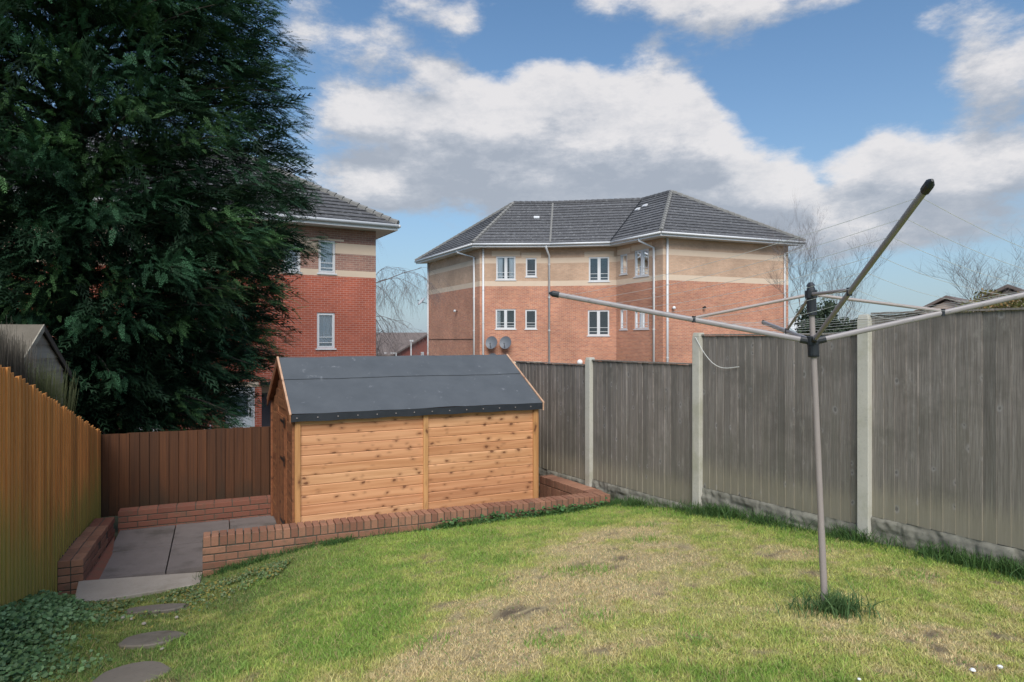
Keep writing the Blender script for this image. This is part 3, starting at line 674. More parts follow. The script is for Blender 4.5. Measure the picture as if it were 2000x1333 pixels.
# ground floor doors and the covered passage
drs = []
for r in ((440, 757, 498, 842), (250, 762, 314, 852)):
    q0, z0, q1, z1 = wL.rect(r); z0 = CZ-3.55; hs.append((q0, z0, q1, z1, .1)); drs.append((q0, z0, q1, z1)); ex.append((q0-.12, z1, q1+.12, z1+.17, 2))
q0 = wL.hit(511, 750)[0]; q1 = wL.hit(590, 750)[0]; zt = wL.hit(511, 751)[1]
hs.append((q0, G1, q1, zt, 1.0)); pass_ = (q0, G1, q1, zt)
wL.build(lb, G1, zs_, bl, m3, hs, ex); wS.build(lb, G1, zs_, bl, m3)
for r, kd, cu in todo: window(lb, wL, r, kd, cu)
for (q0, z0, q1, z1) in drs:
    mb = MB(); f = .07
    for (a, b, c, d) in ((q0, q0+f, z0, z1), (q1-f, q1, z0, z1), (q0+f, q1-f, z1-f, z1)): wbox(mb, wL, a, b, c, d, -.12, -.03)
    dr = mb.build('door', M['white_plastic'], lb)
    mb = MB(); a, b = q0+f+.004, q1-f-.004; gb = z0+1.0; k = .13
    for (x0, x1, y0, y1) in ((a, b, z0, gb), (a, a+k, gb, z1-f), (b-k, b, gb, z1-f), (a+k, b-k, z1-f-k, z1-f-.004)): wbox(mb, wL, x0, x1, y0, y1, -.11, -.06)
    mb.build('leaf', M['white_plastic'], dr, WL[lb.name])
    mb = MB(); wbox(mb, wL, a+k, b-k, gb, z1-f-k, -.10, -.09); mb.build('pane', M['glass_clear'], dr, WL[lb.name])
    mb = MB(); wbox(mb, wL, a, b, z0, z1, -.5, -.49); mb.build('room', M['dark_room'], dr, WL[lb.name])
    mb = MB(); nn_ = 24; 
    for i in range(nn_):
        xa, xb = a+k+(b-a-2*k)*i/nn_, a+k+(b-a-2*k)*(i+1)/nn_; mb.poly([wL.P(xa, gb, -.16+.02*math.sin(i*2)), wL.P(xb, gb, -.16+.02*math.sin(i*2+2)), wL.P(xb, z1-f-k, -.16+.02*math.sin(i*2+2)), wL.P(xa, z1-f-k, -.16+.02*math.sin(i*2))])
    mb.build('curtain', M['cloth'], dr, WL[lb.name])
    mb = MB(); wbox(mb, wL, b-.09, b-.05, z0+1.0, z0+1.28, -.06, -.02); mb.build('handle', M['iron'], dr, WL[lb.name])
mb = MB(); wbox(mb, wL, pass_[0], pass_[2], pass_[1], pass_[3]-.35, -1.02, -1.0); mb.build('passage_wall', M['grey_render'], lb)
mb = MB(); wbox(mb, wL, pass_[0], pass_[2], pass_[3]-.35, pass_[3], -.9, -.82); mb.build('passage_beam', M['cream_stone'], lb)
mb = MB(); wbox(mb, wL, pass_[0]-.05, pass_[2], pass_[3]-.02, pass_[3]+.07, -.05, .12); mb.build('canopy_edge', M['iron'], lb)
q, z = wL.hit(401, 838); mb = MB(); wbox(mb, wL, q-.03, q+.16, z-.02, z+.02, .0, .1); wbox(mb, wL, q-.03, q+.01, z+.021, z+.13, .06, .1); wbox(mb, wL, q+.12, q+.16, z+.021, z+.13, .06, .1); mb.build('wall_hook', M['white_plastic'], lb)
ovl = .62; Gp = Gc+U*ovl-V_*ovl; Lp = Gc-U*14-V_*ovl; Sp = Gc+V_*9+U*ovl
evl = [Lp, Gp, Sp]; eave_set(lb, evl, [Gc-U*14, Gc, Gc+V_*9], zh, ovl)
dR = 5.1; tanp = .64; e = [Vector((*p, zh)) for p in evl]
rG = Gp+(-U+V_)*dR; rg = Vector((*rG, zh+dR*tanp)); rl = Vector((*(Lp+V_*dR), zh+dR*tanp)); BK = Vector((*(Lp+V_*2*dR), zh)); Sb = Vector((*(Gp+V_*2*dR), zh))
m_ = roof_face(lb, e[0], e[1], rl, rg, M['roof_tile']); m2 = roof_face(lb, e[1], Sb, rg, rg, M['roof_tile'])
mb = MB(); mb.poly([e[0], e[1], rg, rl]); mb.poly([e[1], Sb, rg]); mb.poly([Sb, BK, rl, rg]); mb.poly([BK, Sb, e[1], e[0]]); mb.build('roof', M['roof_tile'], lb)
n = int((rg-e[1]).length/.33); mb = MB()
for i in range(n): mb.tube([e[1].lerp(rg, i/n)+Vector((0, 0, .06)), e[1].lerp(rg, (i+.97)/n)+Vector((0, 0, .04))], [.115, .10], 6)
mb.build('hip_tiles', M['ridge_tile'], lb)

# ---- far house between the two blocks
def simple_house(name, label, ridge_a, ridge_b, half, rise, zbase, wm, rm, wins_=()):
    a, b = Vector(ridge_a), Vector(ridge_b); u = (b-a).normalized(); n = Vector((u.y, -u.x, 0))
    t = thing(name, label, 'house', ((a+b)/2).xy.to_3d()+Vector((0, 0, zbase)))
    ze = a.z-rise; mb = MB(); up = Vector((0, 0, 1))
    def c(p, s_, z): q = p+n*half*s_; return Vector((q.x, q.y, z))
    mb.poly([c(a, 1, zbase), c(b, 1, zbase), c(b, 1, ze), c(a, 1, ze)]); mb.poly([c(b, -1, zbase), c(a, -1, zbase), c(a, -1, ze), c(b, -1, ze)])
    mb.poly([c(b, 1, zbase), c(b, -1, zbase), c(b, -1, ze), b-up*.12, c(b, 1, ze)]); mb.poly([c(a, -1, zbase), c(a, 1, zbase), c(a, 1, ze), a-up*.12, c(a, -1, ze)])
    mb.build('wall', wm, t)
    o = .25; a2, b2 = a-u*o, b+u*o; sl = rise/half
    for s_ in (1, -1):
        e0, e1 = c(a2, s_*(half+.35)/half, ze-.35*sl), c(b2, s_*(half+.35)/half, ze-.35*sl)
        mb = MB(); mb.poly([e0, e1, b2, a2] if s_ > 0 else [e1, e0, a2, b2]); mb.poly([q+up*.14 for q in ([e0, e1, b2, a2] if s_ > 0 else [e1, e0, a2, b2])]); mb.poly([e0, e1, e1+up*.14, e0+up*.14]); mb.poly([e1, b2, b2+up*.14, e1+up*.14]); mb.poly([a2, e0, e0+up*.14, a2+up*.14])
        mb.build('roof', rm, t)
        mb = MB(); mb.box(e0+n*s_*.01-up*.16, e1-e0, n*s_*.025, up*.17); mb.build('fascia', M['iron'], t)
    return t, a, b, u, n, ze
rb_ = px(829, 653, 58); ra = px(742, 653, 61.5)
t, a, b, u, n, ze = simple_house('distant_house', 'small brown roofed red brick house seen in the gap between the two blocks', (ra.x-3, ra.y+1.1, ra.z), (rb_.x+.3, rb_.y, rb_.z), 4.6, 1.75, -5.2, M['far_brick'], M['far_roof'])
wf = Wall(((a+n*4.6).x, (a+n*4.6).y), ((b+n*4.6).x, (b+n*4.6).y))
for xa, xb in ((734, 740), (751, 756), (763, 775)):
    q0, z1 = wf.hit(xa, 688); q1, _ = wf.hit(xb, 688)
    mb = MB(); wbox(mb, wf, q0, q1, z1-1.25, z1-.05, .0, .05); w_ = mb.build('window', M['white_plastic'], t); mb = MB(); wbox(mb, wf, q0+.08, q1-.08, z1-1.15, z1-.13, .051, .06); mb.build('pane', M['glass'], w_, WL[t.name])
wg = Wall(((b+n*4.6).x, (b+n*4.6).y), ((b-n*4.6).x, (b-n*4.6).y))
q0, z1 = wg.hit(822, 688); q1, _ = wg.hit(827, 688); mb = MB(); wbox(mb, wg, q0, q1, z1-1.1, z1, .0, .05); mb.build('window', M['white_plastic'], t)
t = thing('lamp_post', 'thin pale lamp post in front of the distant house', 'lamp post', (px(803, 664, 48).x, 48, -3.5))
mb = MB(); p = px(803, 666, 48); mb.tube([(p.x, 48, -3.5), (p.x, 48, p.z)], .05, 6); mb.build('pole', M['dish_light'], t)
mb = MB(); mb.cbox((p.x+.04, 48, p.z), .26, .18, .12); mb.build('lamp_head', M['dish_light'], t)
for i, (x, y, Z, ln, lab) in enumerate(((1850, 583, 34, 5, 'house with low gabled roof behind the fence, left of the two at right edge'), (1970, 562, 30, 5, 'house gable behind the yellowish shrub at the right edge'))):
    p = px(x, y, Z); simple_house('distant_house', lab, (p.x+ln*.8, p.y+ln*.8, p.z), (p.x, p.y, p.z), 2.9, 1.5, -1, M['multi_brick'], M['far_roof'])

# ================================================================== RIGHT FENCE
def board_mesh(name, w_, L, t0, t1, mat_, taper_top=0):
    mb = MB()   # local x across, y thickness (front at -y), z up; thick edge at +x
    mb.hexa([(-w_/2, -t0, 0), (w_/2, -t1, 0), (w_/2, 0, 0), (-w_/2, 0, 0), (-w_/2, -t0, L), (w_/2, -t1, L), (w_/2, 0, L), (-w_/2, 0, L)])
    return mb.mesh(name, mat_)
rf = thing('close_board_fence', 'weathered grey board fence with concrete posts along the right side of the lawn', 'fence', (3.19, 6.0, .68))
rang = math.atan2(-RD[1], -RD[0])        # local x runs towards the camera end
def rp(t, out=0, z=0): p = RP1+RD*t+RN*out; return Vector((p[0], p[1], z))
posts = {-2: (.45, .75), -1: (.30, .72), 0: (.226, .60), 1: (.08, .40), 2: (-.245, .1), 3: (-.38, 0), }
rx = Vector((-RD[0], -RD[1], 0)); rn = Vector((RN[0], RN[1], 0))
for k, (ht, zb) in posts.items():
    mb = MB(); c = rp(1.93*k); zt = CZ+ht; w2 = .052; d0_, d1_ = -.05, .055
    def ring(z, s_): return [c-rx*w2*s_+rn*d1_*s_+Vector((0, 0, z)), c+rx*w2*s_+rn*d1_*s_+Vector((0, 0, z)), c+rx*w2*s_+rn*d0_*s_+Vector((0, 0, z)), c-rx*w2*s_+rn*d0_*s_+Vector((0, 0, z))]
    mb.hexa(ring(zb-.3, 1)+ring(zt-.05, 1)); mb.hexa(ring(zt-.0495, 1)+ring(zt, .82))
    mb.build('fence_post', M['post_concrete'], rf, bevel=.006)
panels = {-2: (.36, 1.83, 2), -1: (.225, 1.80, 1), 0: (.045, 1.72, 1), 1: (-.29, 1.63, 1), 2: (-.36, 1.60, 2)}
for k, (top, hgt, ngb) in panels.items():
    a, b = 1.93*k+.055, 1.93*(k+1)-.055; zt = CZ+top; z0 = zt-hgt
    mb = MB()
    for zz in (z0+.10, z0+hgt*.5, zt-.16): mb.box(rp(a, -.045, zz), rp(b)-rp(a), rn*.03, Vector((0, 0, .06)))
    mb.box(rp(a, -.03, zt+.001), rp(b)-rp(a), rn*.05, Vector((0, 0, .016)))
    pn = mb.build('panel', M['grey_fence'], rf, rp((a+b)/2, 0, z0))
    nb = 19; wd = (b-a)/nb; me = board_mesh('board', wd+.014, hgt, .007, .018, M['grey_fence'])
    for i in range(nb):
        o = inst('board', me, pn, rp(b-(i+.5)*wd, -.014+random.uniform(-.0015, .0035), z0+random.uniform(-.006, .0)), (0, random.uniform(-.0015, .0015), rang+math.radians(random.uniform(-.8, .8))))
    # rock faced concrete gravel boards, each with raised stones
    for gI in range(ngb):
        gz = z0-.305*(gI+1)+.0; nxx, nzz = 120, 18
        S, Hh = np.meshgrid(np.linspace(0, 1, nxx), np.linspace(0, 1, nzz)); sm = S*(b-a); hm = Hh*.30
        rowp = hm/.3*3+.25*np.sin(sm*3+k*2+gI); row = np.floor(rowp); fr_ = rowp-row
        sw = .20+.08*((row*7+k) % 3); cp = sm/sw+row*.43+hash2(row.astype(int), row.astype(int)*3+k, 5); cc_ = np.floor(cp); fc_ = cp-cc_
        edge = np.minimum(np.minimum(fr_, 1-fr_)*1.0, np.minimum(fc_, 1-fc_)*2.2); hs_ = hash2(cc_.astype(int), row.astype(int), 3+k)
        out = .006+(np.clip(edge*9, 0, 1))*(.004+.018*hs_)+.034*(fbm(sm*20, hm*20, 4)-.35)
        out = np.clip(out, 0, .06); out = np.where(Hh > .99, out*.5+.004, out)
        P_ = np.array(rp(0))[:2][None]+0; base = RP1[None, None]+RD[None, None]*(a+sm)[..., None]+RN[None, None]*(out-.012)[..., None]
        Vv = np.concatenate([base, (gz+hm)[..., None]], -1).reshape(-1, 3)
        idg = np.arange(nxx*nzz).reshape(nzz, nxx); Ff = np.stack([idg[:-1, :-1], idg[1:, :-1], idg[1:, 1:], idg[:-1, 1:]], -1).reshape(-1, 4)
        gb_ = npmesh('gravel_board', Vv, Ff, M['gravel_concrete'], rf, tuple(WL[rf.name]), smooth=False)
        mb = MB(); mb.box(rp(a, -.046, gz), rp(b)-rp(a), rn*.03, Vector((0, 0, .299))); mb.build('gravel_board_back', M['gravel_concrete'], rf)
# white cord hanging from the second post
mb = MB(); p0 = rp(1.93, .06, CZ+.03); p1 = rp(1.36, .02, CZ-.29); pts = []
for i in range(13):
    t_ = i/12; p = p0.lerp(p1, t_); p.z -= .19*math.sin(math.pi*t_)*(1-.35*t_); pts.append(p)
mb.tube(pts, .0042, 6); tag(mb.build('hanging_cord', M['cord'], None, tuple(p0)), 'loose white cord drooping from the concrete post onto the grey fence panel', 'cord')

# ================================================================== LEFT FENCE
lf = thing('feather_edge_fence', 'orange brown feather edge fence with green algae sloping down on the left', 'fence', (-3.81, 4.95, .3))
lang = math.atan2(LD[1], LD[0])
nbd = 68; pit = .103
top0, top1 = CZ-.19, CZ-1.21
mm = board_mesh('board', .128, 1.0, .006, .021, M['orange_fence'])
LL = float(np.linalg.norm(LC-L0))
bm_cache = {}
def lpnt(t, out=0, z=0): p = L0+LD*t+LN*out; return Vector((p[0], p[1], z))
for i in range(nbd):
    t_ = LL-.05-i*pit
    if t_ < -2.7: break
    zt = top0+(top1-top0)*t_/LL+.02*math.sin(i*1.7)*.5; x_, y_ = lpnt(t_)[:2]; z0 = max(min(zl(x_+.1, y_), 1.0), -.02)-.03
    if t_ > 1.4: z0 = -.03
    key = round((zt-z0)/.02)
    if key not in bm_cache: bm_cache[key] = board_mesh('board', .130, key*.02, .026, .006, M['orange_fence'])
    inst('board', bm_cache[key], lf, lpnt(t_, .0+random.uniform(-.001, .003), z0), (0, 0, lang+math.radians(-2.5+random.uniform(-1, 1))))
mb = MB()
for fz in (.15, .55, .88):
    pa, pb = lpnt(-2.6, -.05), lpnt(LL, -.05)
    zA = .35+(top0+.2-.35)*fz+.3*fz; zB = (top1-.02)*fz
    mb.hexa([pa+Vector((0, 0, zA)), pb+Vector((0, 0, zB)), pb+Vector((0, 0, zB))-Vector((*LN, 0))*.05, pa+Vector((0, 0, zA))-Vector((*LN, 0))*.05, pa+Vector((0, 0, zA+.07)), pb+Vector((0, 0, zB+.07)), pb+Vector((0, 0, zB+.07))-Vector((*LN, 0))*.05, pa+Vector((0, 0, zA+.07))-Vector((*LN, 0))*.05])
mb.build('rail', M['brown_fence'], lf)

# ================================================================== BACK FENCE
BD = np.array([.914, .406]); BN = np.array([.406, -.914])
bf = thing('brown_fence', 'low dark brown board fence behind the sunken paving and shed', 'fence', (LC[0], LC[1], 0))
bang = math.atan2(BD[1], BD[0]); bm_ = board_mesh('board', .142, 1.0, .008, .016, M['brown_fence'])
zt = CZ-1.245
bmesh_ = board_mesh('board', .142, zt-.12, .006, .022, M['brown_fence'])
for i in range(50):
    t_ = .04+i*.117; p = LC+BD*t_
    if t_ > 5.75: break
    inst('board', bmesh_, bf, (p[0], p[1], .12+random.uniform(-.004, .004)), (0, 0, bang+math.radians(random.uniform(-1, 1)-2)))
mb = MB()
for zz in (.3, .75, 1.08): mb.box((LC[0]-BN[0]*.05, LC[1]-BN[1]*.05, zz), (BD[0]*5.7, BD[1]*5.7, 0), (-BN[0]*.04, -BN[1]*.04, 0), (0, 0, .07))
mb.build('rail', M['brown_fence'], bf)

# ================================================================== TERRACE
tu = Vector((.914, .406, 0)); tv = Vector((-.406, .914, 0))
tb = MB(); o_ = Vector((-4.22, 6.68, -.10)); tb.box(o_-tv*.15, tu*5.6, tv*2.6, Vector((0, 0, .065)))
pv = tb.build('paving', M['soil'], None, tuple(o_)); tag(pv, None, None, kind='structure')
sm_ = {}
for j, (v0, v1) in enumerate(((0.04, 1.0), (1.01, 1.93), (1.94, 2.4))):
    for i in range(8):
        u0, u1 = -.0+i*.645, -.0+(i+1)*.645-.006; u0 += .0
        mb = MB(); w2, d2 = (u1-u0), (v1-v0)
        key = j
        if key not in sm_:
            q = MB(); q.hexa([(0, 0, 0), (w2, 0, 0), (w2, d2, 0), (0, d2, 0), (0.004, .004, .045), (w2-.004, .004, .045), (w2-.004, d2-.004, .045), (.004, d2-.004, .045)]); sm_[key] = q.mesh('slab', M['paving'])
        p = Vector((-4.22, 6.72, -.035+random.uniform(0, .003)))+tu*u0+tv*v0
        inst('slab', sm_[key], pv, p, (random.uniform(-.002, .002), random.uniform(-.002, .002), math.atan2(.406, .914)))
# concrete step
st = MB(); zs2 = .06
c4 = [Vector((-3.97, 6.02, 0)), Vector((-3.06, 6.52, 0)), Vector((-3.19, 6.86, 0)), Vector((-4.30, 6.60, 0))]
st.hexa([c+Vector((0, 0, -.12)) for c in c4]+[c+Vector((0, 0, zs2)) for c in c4])
so2 = st.build('step_slab', M['step_concrete'], None, (-3.65, 6.5, 0), bevel=.008); tag(so2, 'pale rough concrete step between the lawn and the sunken paving', 'step')

# ================================================================== BRICK WALLS
def brick_mesh(a, b, c, m_, bv=.004):
    q = MB(); x, y, z = a/2, b/2, c/2; e = bv
    # chamfered block
    bot = [(-x+e, -y+e, -z), (x-e, -y+e, -z), (x-e, y-e, -z), (-x+e, y-e, -z)]
    l1 = [(-x, -y, -z+e), (x, -y, -z+e), (x, y, -z+e), (-x, y, -z+e)]; l2 = [(p[0], p[1], z-e) for p in l1]; top = [(p[0], p[1], z) for p in bot]
    v = bot+l1+l2+top; q.v = v
    q.f = [(3, 2, 1, 0), (12, 13, 14, 15)]+[(r*4+i, r*4+(i+1) % 4, r*4+4+(i+1) % 4, r*4+4+i) for r in range(3) for i in range(4)]
    q.m = [0]*len(q.f); q.uv = [[(0, 0)]*4 for _ in q.f]; return q.mesh('brick', m_)
BE = brick_mesh(.067, .215, .1025, M['garden_brick'])        # on edge
BS = brick_mesh(.215, .1025, .065, M['garden_brick'])        # stretcher
BH = brick_mesh(.1025, .1025, .065, M['garden_brick'])
BSD = brick_mesh(.215, .1025, .065, M['dark_brick']); BED = brick_mesh(.067, .215, .1025, M['dark_brick'])
BV = brick_mesh(.067, .1025, .215, M['garden_brick'])        # soldier
def jit(a=.8): return math.radians(random.uniform(-a, a))
def J(s_=.002): return random.uniform(-s_, s_)
def wall_run(t, a, d, n, L, ztop, courses, edge=BE, face=BS, style='stretcher', inner=False, capmat=True, width=.215):
    a = Vector((a[0], a[1], 0)); ang = math.atan2(d.y, d.x)
    if capmat:
        k = int(L/.0775)
        for i in range(k):
            inst('brick', edge, t, a+d*(.0775*(i+.5))-n*(.1075+J(.002))+Vector((0, 0, ztop-.051+J(.0025))), (jit(.6), jit(.6), ang+jit(1.0)))
        zc = ztop-.1125
    else: zc = ztop
    off = .052 if not inner else .163
    if style == 'stretcher':
        for c in range(courses):
            zz = zc-.033-c*.075; s0 = -.1125 if c % 2 else 0; i = 0
            while s0+.225*i < L-.01:
                x0 = s0+.225*i; i += 1
                if x0 < -.01 or x0+.215 > L+.01:
                    xh = .052 if x0 < 0 else x0+.052
                    if xh < L-.03: inst('brick', BH, t, a+d*xh-n*off+Vector((0, 0, zz)), (0, 0, ang))
                    continue
                inst('brick', face, t, a+d*(x0+.1075)-n*(off+J(.0015))+Vector((0, 0, zz+J(.0015))), (0, 0, ang+jit(.3)))
    else:
        k = int(L/.0775)
        for i in range(k): inst('brick', BV, t, a+d*(.0775*(i+.5))-n*(off+J())+Vector((0, 0, zc-.108)), (0, jit(.5), ang))
    core = MB(); core.box(a-n*.006+Vector((0, 0, zc-courses*.075-.02 if style == 'stretcher' else zc-.24)), d*L, -n*(width-.012), Vector((0, 0, (courses*.075+.02 if style == 'stretcher' else .24)+(.088 if capmat else -.006))))
    return core.build('mortar_core', M['mortar'], t)
fw = thing('retaining_wall', 'low red brick wall with brick on edge coping between lawn and shed', 'wall', (-3.143, 6.76, 0))
fd = Vector((.9203, .3912, 0)); fn = Vector((.3912, -.9203, 0)); FL = 4.82
wall_run(fw, (-3.143, 6.76), fd, fn, FL, .44, 5)
# short return beside the fence
rd = Vector((-.50, .866, 0)); rnn = Vector((-.866, -.50, 0))
ra_ = Vector((-3.143, 6.76, 0))+fd*(FL+.01)-fn*.235
k0 = 16
for i in range(k0): inst('brick', BE, fw, ra_+rd*(.0775*(i+.5))+rnn*.1075+Vector((0, 0, .389+J())), (jit(.5), jit(.5), math.atan2(rd.y, rd.x)+jit(.8)))
for i in range(k0-3): inst('brick', BV, fw, ra_+rd*(.0775*(i+3.5))+rnn*(.163)+Vector((0, 0, .22)), (0, jit(.5), math.atan2(rd.y, rd.x)))
mb = MB(); mb.box(ra_+rnn*.012+Vector((0, 0, 0)), rd*k0*.0775, rnn*.19, Vector((0, 0, .415))); mb.build('mortar_core', M['mortar'], fw)
# left wall of the sunken paving, stepped, and back wall
lw = thing('side_wall', 'short brick wall stepping down beside the left fence', 'wall', (-4.25, 6.6, 0))
wd_ = Vector((-.38, .925, 0)); wn = Vector((.925, .38, 0)); w0 = Vector((-4.25, 6.6, 0))
def flat_wall(t, a, d, n, L, ztop, width, m1, courses=4):
    ang = math.atan2(d.y, d.x); rows = max(1, round(width/.1125)); step = .225
    me = m1
    for c in range(courses):
        zz = ztop-.033-c*.075; s0 = 0 if c % 2 == 0 else -.1125; i = 0
        while s0+step*i < L-.05:
            x0 = s0+step*i; i += 1
            if x0 < -.01: continue
            if x0+.215 > L+.06: continue
            for r_ in range(rows):
                if c > 0 and 0 < r_ < rows-1 and x0 > .3: continue
                inst('brick', me, t, a+d*(x0+.1075)-n*(.052+r_*.1125)+Vector((J(), J(), zz+J(.001))), (0, 0, ang+jit(.4)))
        if c % 2:   # closers at the front end seen from the lawn
            for r_ in range(rows): pass
    hd = brick_mesh(.1025, .1025, .065, me.materials[0])
    for c in range(1, courses, 2):
        for r_ in range(rows): inst('brick', hd, t, a+d*.052-n*(.052+r_*.1125)+Vector((0, 0, ztop-.033-c*.075)), (0, 0, ang))
    mb = MB(); mb.box(a+d*.008-n*.008+Vector((0, 0, ztop-courses*.075-.05)), d*(L-.016), -n*(rows*.1125-.026), Vector((0, 0, courses*.075+.043))); mb.build('mortar_core', M['mortar'], t)
flat_wall(lw, w0, wd_, wn, .90, .275, .315, BS, 5)
flat_wall(lw, w0+wd_*.915, wd_, wn, .45, .262, .215, BS, 4)
flat_wall(lw, w0+wd_*1.375, wd_, wn, .42, .250, .215, BSD, 4)
mb = MB(); hw = [w0+Vector((0, 0, -.02)), w0+tu*.20+Vector((0, .02, -.02)), w0+wd_*1.8+wn*.01+Vector((0, 0, -.02))]; hh = [w0+wn*.004+Vector((0, 0, .045)), w0+wn*.004+wd_*1.8+Vector((0, 0, .03))]
mb.poly([hw[0], hw[1], hh[0]]); mb.poly([hw[1], hw[2], hh[1], hh[0]]); mb.build('mortar_haunch', M['dark_brick'], lw)
bw = thing('back_wall', 'low dark brick wall along the foot of the brown fence', 'wall', (-4.95, 8.3, 0))
flat_wall(bw, Vector((-5.03, 8.50, 0)), tu, Vector((tu.y, -tu.x, 0)), 2.9, .25, .215, BSD, 4)

# ================================================================== SHED
sh = thing('garden_shed', 'new orange timber apex shed with black felt roof behind the low brick wall', 'shed', (-2.418, 7.44, 0))
th_ = .4588; su = Vector((math.cos(th_), math.sin(th_), 0)); sv = Vector((-math.sin(th_), math.cos(th_), 0)); so3 = Vector((-2.418, 7.44, 0)); sL, sD = 3.04, 2.02
zE = CZ-.828; zR_ = CZ-.272; z00 = .03; up = Vector((0, 0, 1))
def sp(a, b, z): return so3+su*a+sv*b+up*z
def clad(name, length, hgt, m_):   # tongue and groove shiplap board, local x along, front face -y
    q = MB(); e = .010; T_ = .015
    prof = [(0, 0), (-T_, 0), (-T_, hgt-e-.006), (-T_*.35, hgt-.004), (-T_*.35, hgt), (0, hgt)]
    n_ = len(prof)
    for x in (0, length):
        for (y, z) in prof: q.v.append((x, y, z))
    for i in range(n_): j = (i+1) % n_; q.f.append((i, i+n_, j+n_, j)); 
    q.f.append(tuple(range(n_))); q.f.append(tuple(range(2*n_-1, n_-1, -1))); q.m = [0]*len(q.f); q.uv = [[(0, 0)]*len(f) for f in q.f]
    return q.mesh(name, m_)
ncl = 14; hcl = (zE-.02-z00)/ncl
mid = 1.505
cm1 = clad('cladding_board', mid-.01, hcl, M['shed_wood']); cm2 = clad('cladding_board', sL-mid-.02, hcl, M['shed_wood'])
ang_s = th_
for i in range(ncl):
    inst('cladding_board', cm1, sh, sp(.01, 0, z00+i*hcl)-sv*J(.0008), (0, 0, ang_s))
    inst('cladding_board', cm2, sh, sp(mid+.01, 0, z00+i*hcl)-sv*J(.0008), (0, 0, ang_s))
# corner and middle cover strips, gable corner strips
def strip(a, b, w_, d_, z0, z1, m_='shed_trim', nm='corner_strip'):
    mb = MB(); o = sp(a, b, z0); mb.box(o, su*w_, sv*d_, up*(z1-z0)); return mb.build(nm, M[m_], sh, o, bevel=.002)
strip(-.016, -.042, .062, .0245, z00-.02, zE); strip(mid-.022, -.040, .06, .024, z00-.02, zE, nm='cover_strip'); strip(sL-.048, -.042, .060, .0245, z00-.02, zE)
# body sides (inner skin), gables
def gable(a, outw, m_, name='gable_panel'):
    pts = [sp(a, 0, z00), sp(a, sD, z00), sp(a, sD, zE), sp(a, sD/2, zR_-.03), sp(a, 0, zE)]
    mb = MB(); mb.poly(pts if outw < 0 else pts[::-1]); mb.poly([p+su*.02*-outw for p in (pts[::-1] if outw < 0 else pts)]); return mb.build(name, M[m_], sh)
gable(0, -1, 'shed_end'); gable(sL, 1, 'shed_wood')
mb = MB(); mb.poly([sp(0, .002, z00), sp(sL, .002, z00), sp(sL, .002, zE), sp(0, .002, zE)]); mb.poly([sp(sL, sD, z00), sp(0, sD, z00), sp(0, sD, zE), sp(sL, sD, zE)]); mb.build('frame', M['shed_end'], sh)
# cladding on the two ends, cut to the roof slope
def endclad(a, outw, m_):
    nrow = int((zR_-z00)/hcl)+1; ang = ang_s-math.pi/2
    for i in range(nrow):
        za, zb = z00+i*hcl, z00+(i+1)*hcl; zm = za+hcl*.55
        if zb <= zE: b0, b1 = 0.0, sD
        else:
            f_ = (zb-zE)/(zR_-zE)
            if f_ >= .97: continue
            b0, b1 = sD/2*f_, sD-sD/2*f_
        lst = [(b0, b1)]
        if outw < 0 and za < zE-.12 and za > z00: 
            d0, d1 = .58, 1.42; lst = [(b0, d0), (d1, b1)]
        for (x0, x1) in lst:
            if x1-x0 < .03: continue
            me = clad('cladding_board', x1-x0, hcl, M[m_])
            if outw < 0: inst('cladding_board', me, sh, sp(a-.0, x1, za), (0, 0, ang_s-math.pi/2))
            else: inst('cladding_board', me, sh, sp(a, x0, za), (0, 0, ang_s+math.pi/2))
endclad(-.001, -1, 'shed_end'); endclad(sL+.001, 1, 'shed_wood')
# boarded door in the left gable
dz0, dz1 = z00+.03, zE-.10
mb = MB()
for (b0, b1) in ((.585, .585+.0),): pass
o = sp(-.030, .59, dz0); mb.box(o, su*.026, sv*.82, up*(dz1-dz0)); dr = mb.build('door', M['shed_end'], sh, o)
for i in range(8):
    q = MB(); oo = sp(-.044, .595+i*.102, dz0+.01); q.box(oo, su*.0135, sv*.099, up*(dz1-dz0-.02)); q.build('board', M['shed_end'], dr, oo, bevel=.002)
for (zz) in (dz0+.12, (dz0+dz1)/2+.15, dz1-.12):
    q = MB(); oo = sp(-.052, .56, zz); q.box(oo, su*.006, sv*.05, up*.12); q.box(oo+sv*.0505+up*.045, su*.006, sv*.30, up*.03); q.build('hinge', M['iron'], dr, oo)
strip(-.040, -.016, .0235, .055, z00-.02, zE+.02, 'shed_end'); strip(-.040, sD-.04, .0235, .055, z00-.02, zE-.01, 'shed_end')
strip(sL+.018, -.016, .0235, .055, z00-.02, zE-.02, 'shed_trim')
# roof: boards, two felt strips with a lap, folded felt edge, barge boards
oh = .075; og = .065; fr0 = -oh; slope = (zR_-zE)/(sD/2); ze_ = zE-oh*slope+.03; zr2 = zR_+.03
def felt(a0, a1, b0, b1, lift, wob=.004):
    nxx, nyy = 60, 24; q = []
    for j in range(nyy):
        for i in range(nxx):
            a = a0+(a1-a0)*i/(nxx-1); b = b0+(b1-b0)*j/(nyy-1)
            z = ze_+(zr2-ze_)*(b+oh)/(sD/2+oh) if b <= sD/2 else zr2-(zr2-ze_)*(b-sD/2)/(sD/2+oh)
            z += lift+wob*float(fbm(np.array([a*2.2+b*1.1]), np.array([b*3.1-a*.6]), 21)[0]); q.append(tuple(sp(a, b, z)))
    idg = np.arange(nxx*nyy).reshape(nyy, nxx); return np.array(q), np.stack([idg[:-1, :-1], idg[:-1, 1:], idg[1:, 1:], idg[1:, :-1]], -1).reshape(-1, 4)
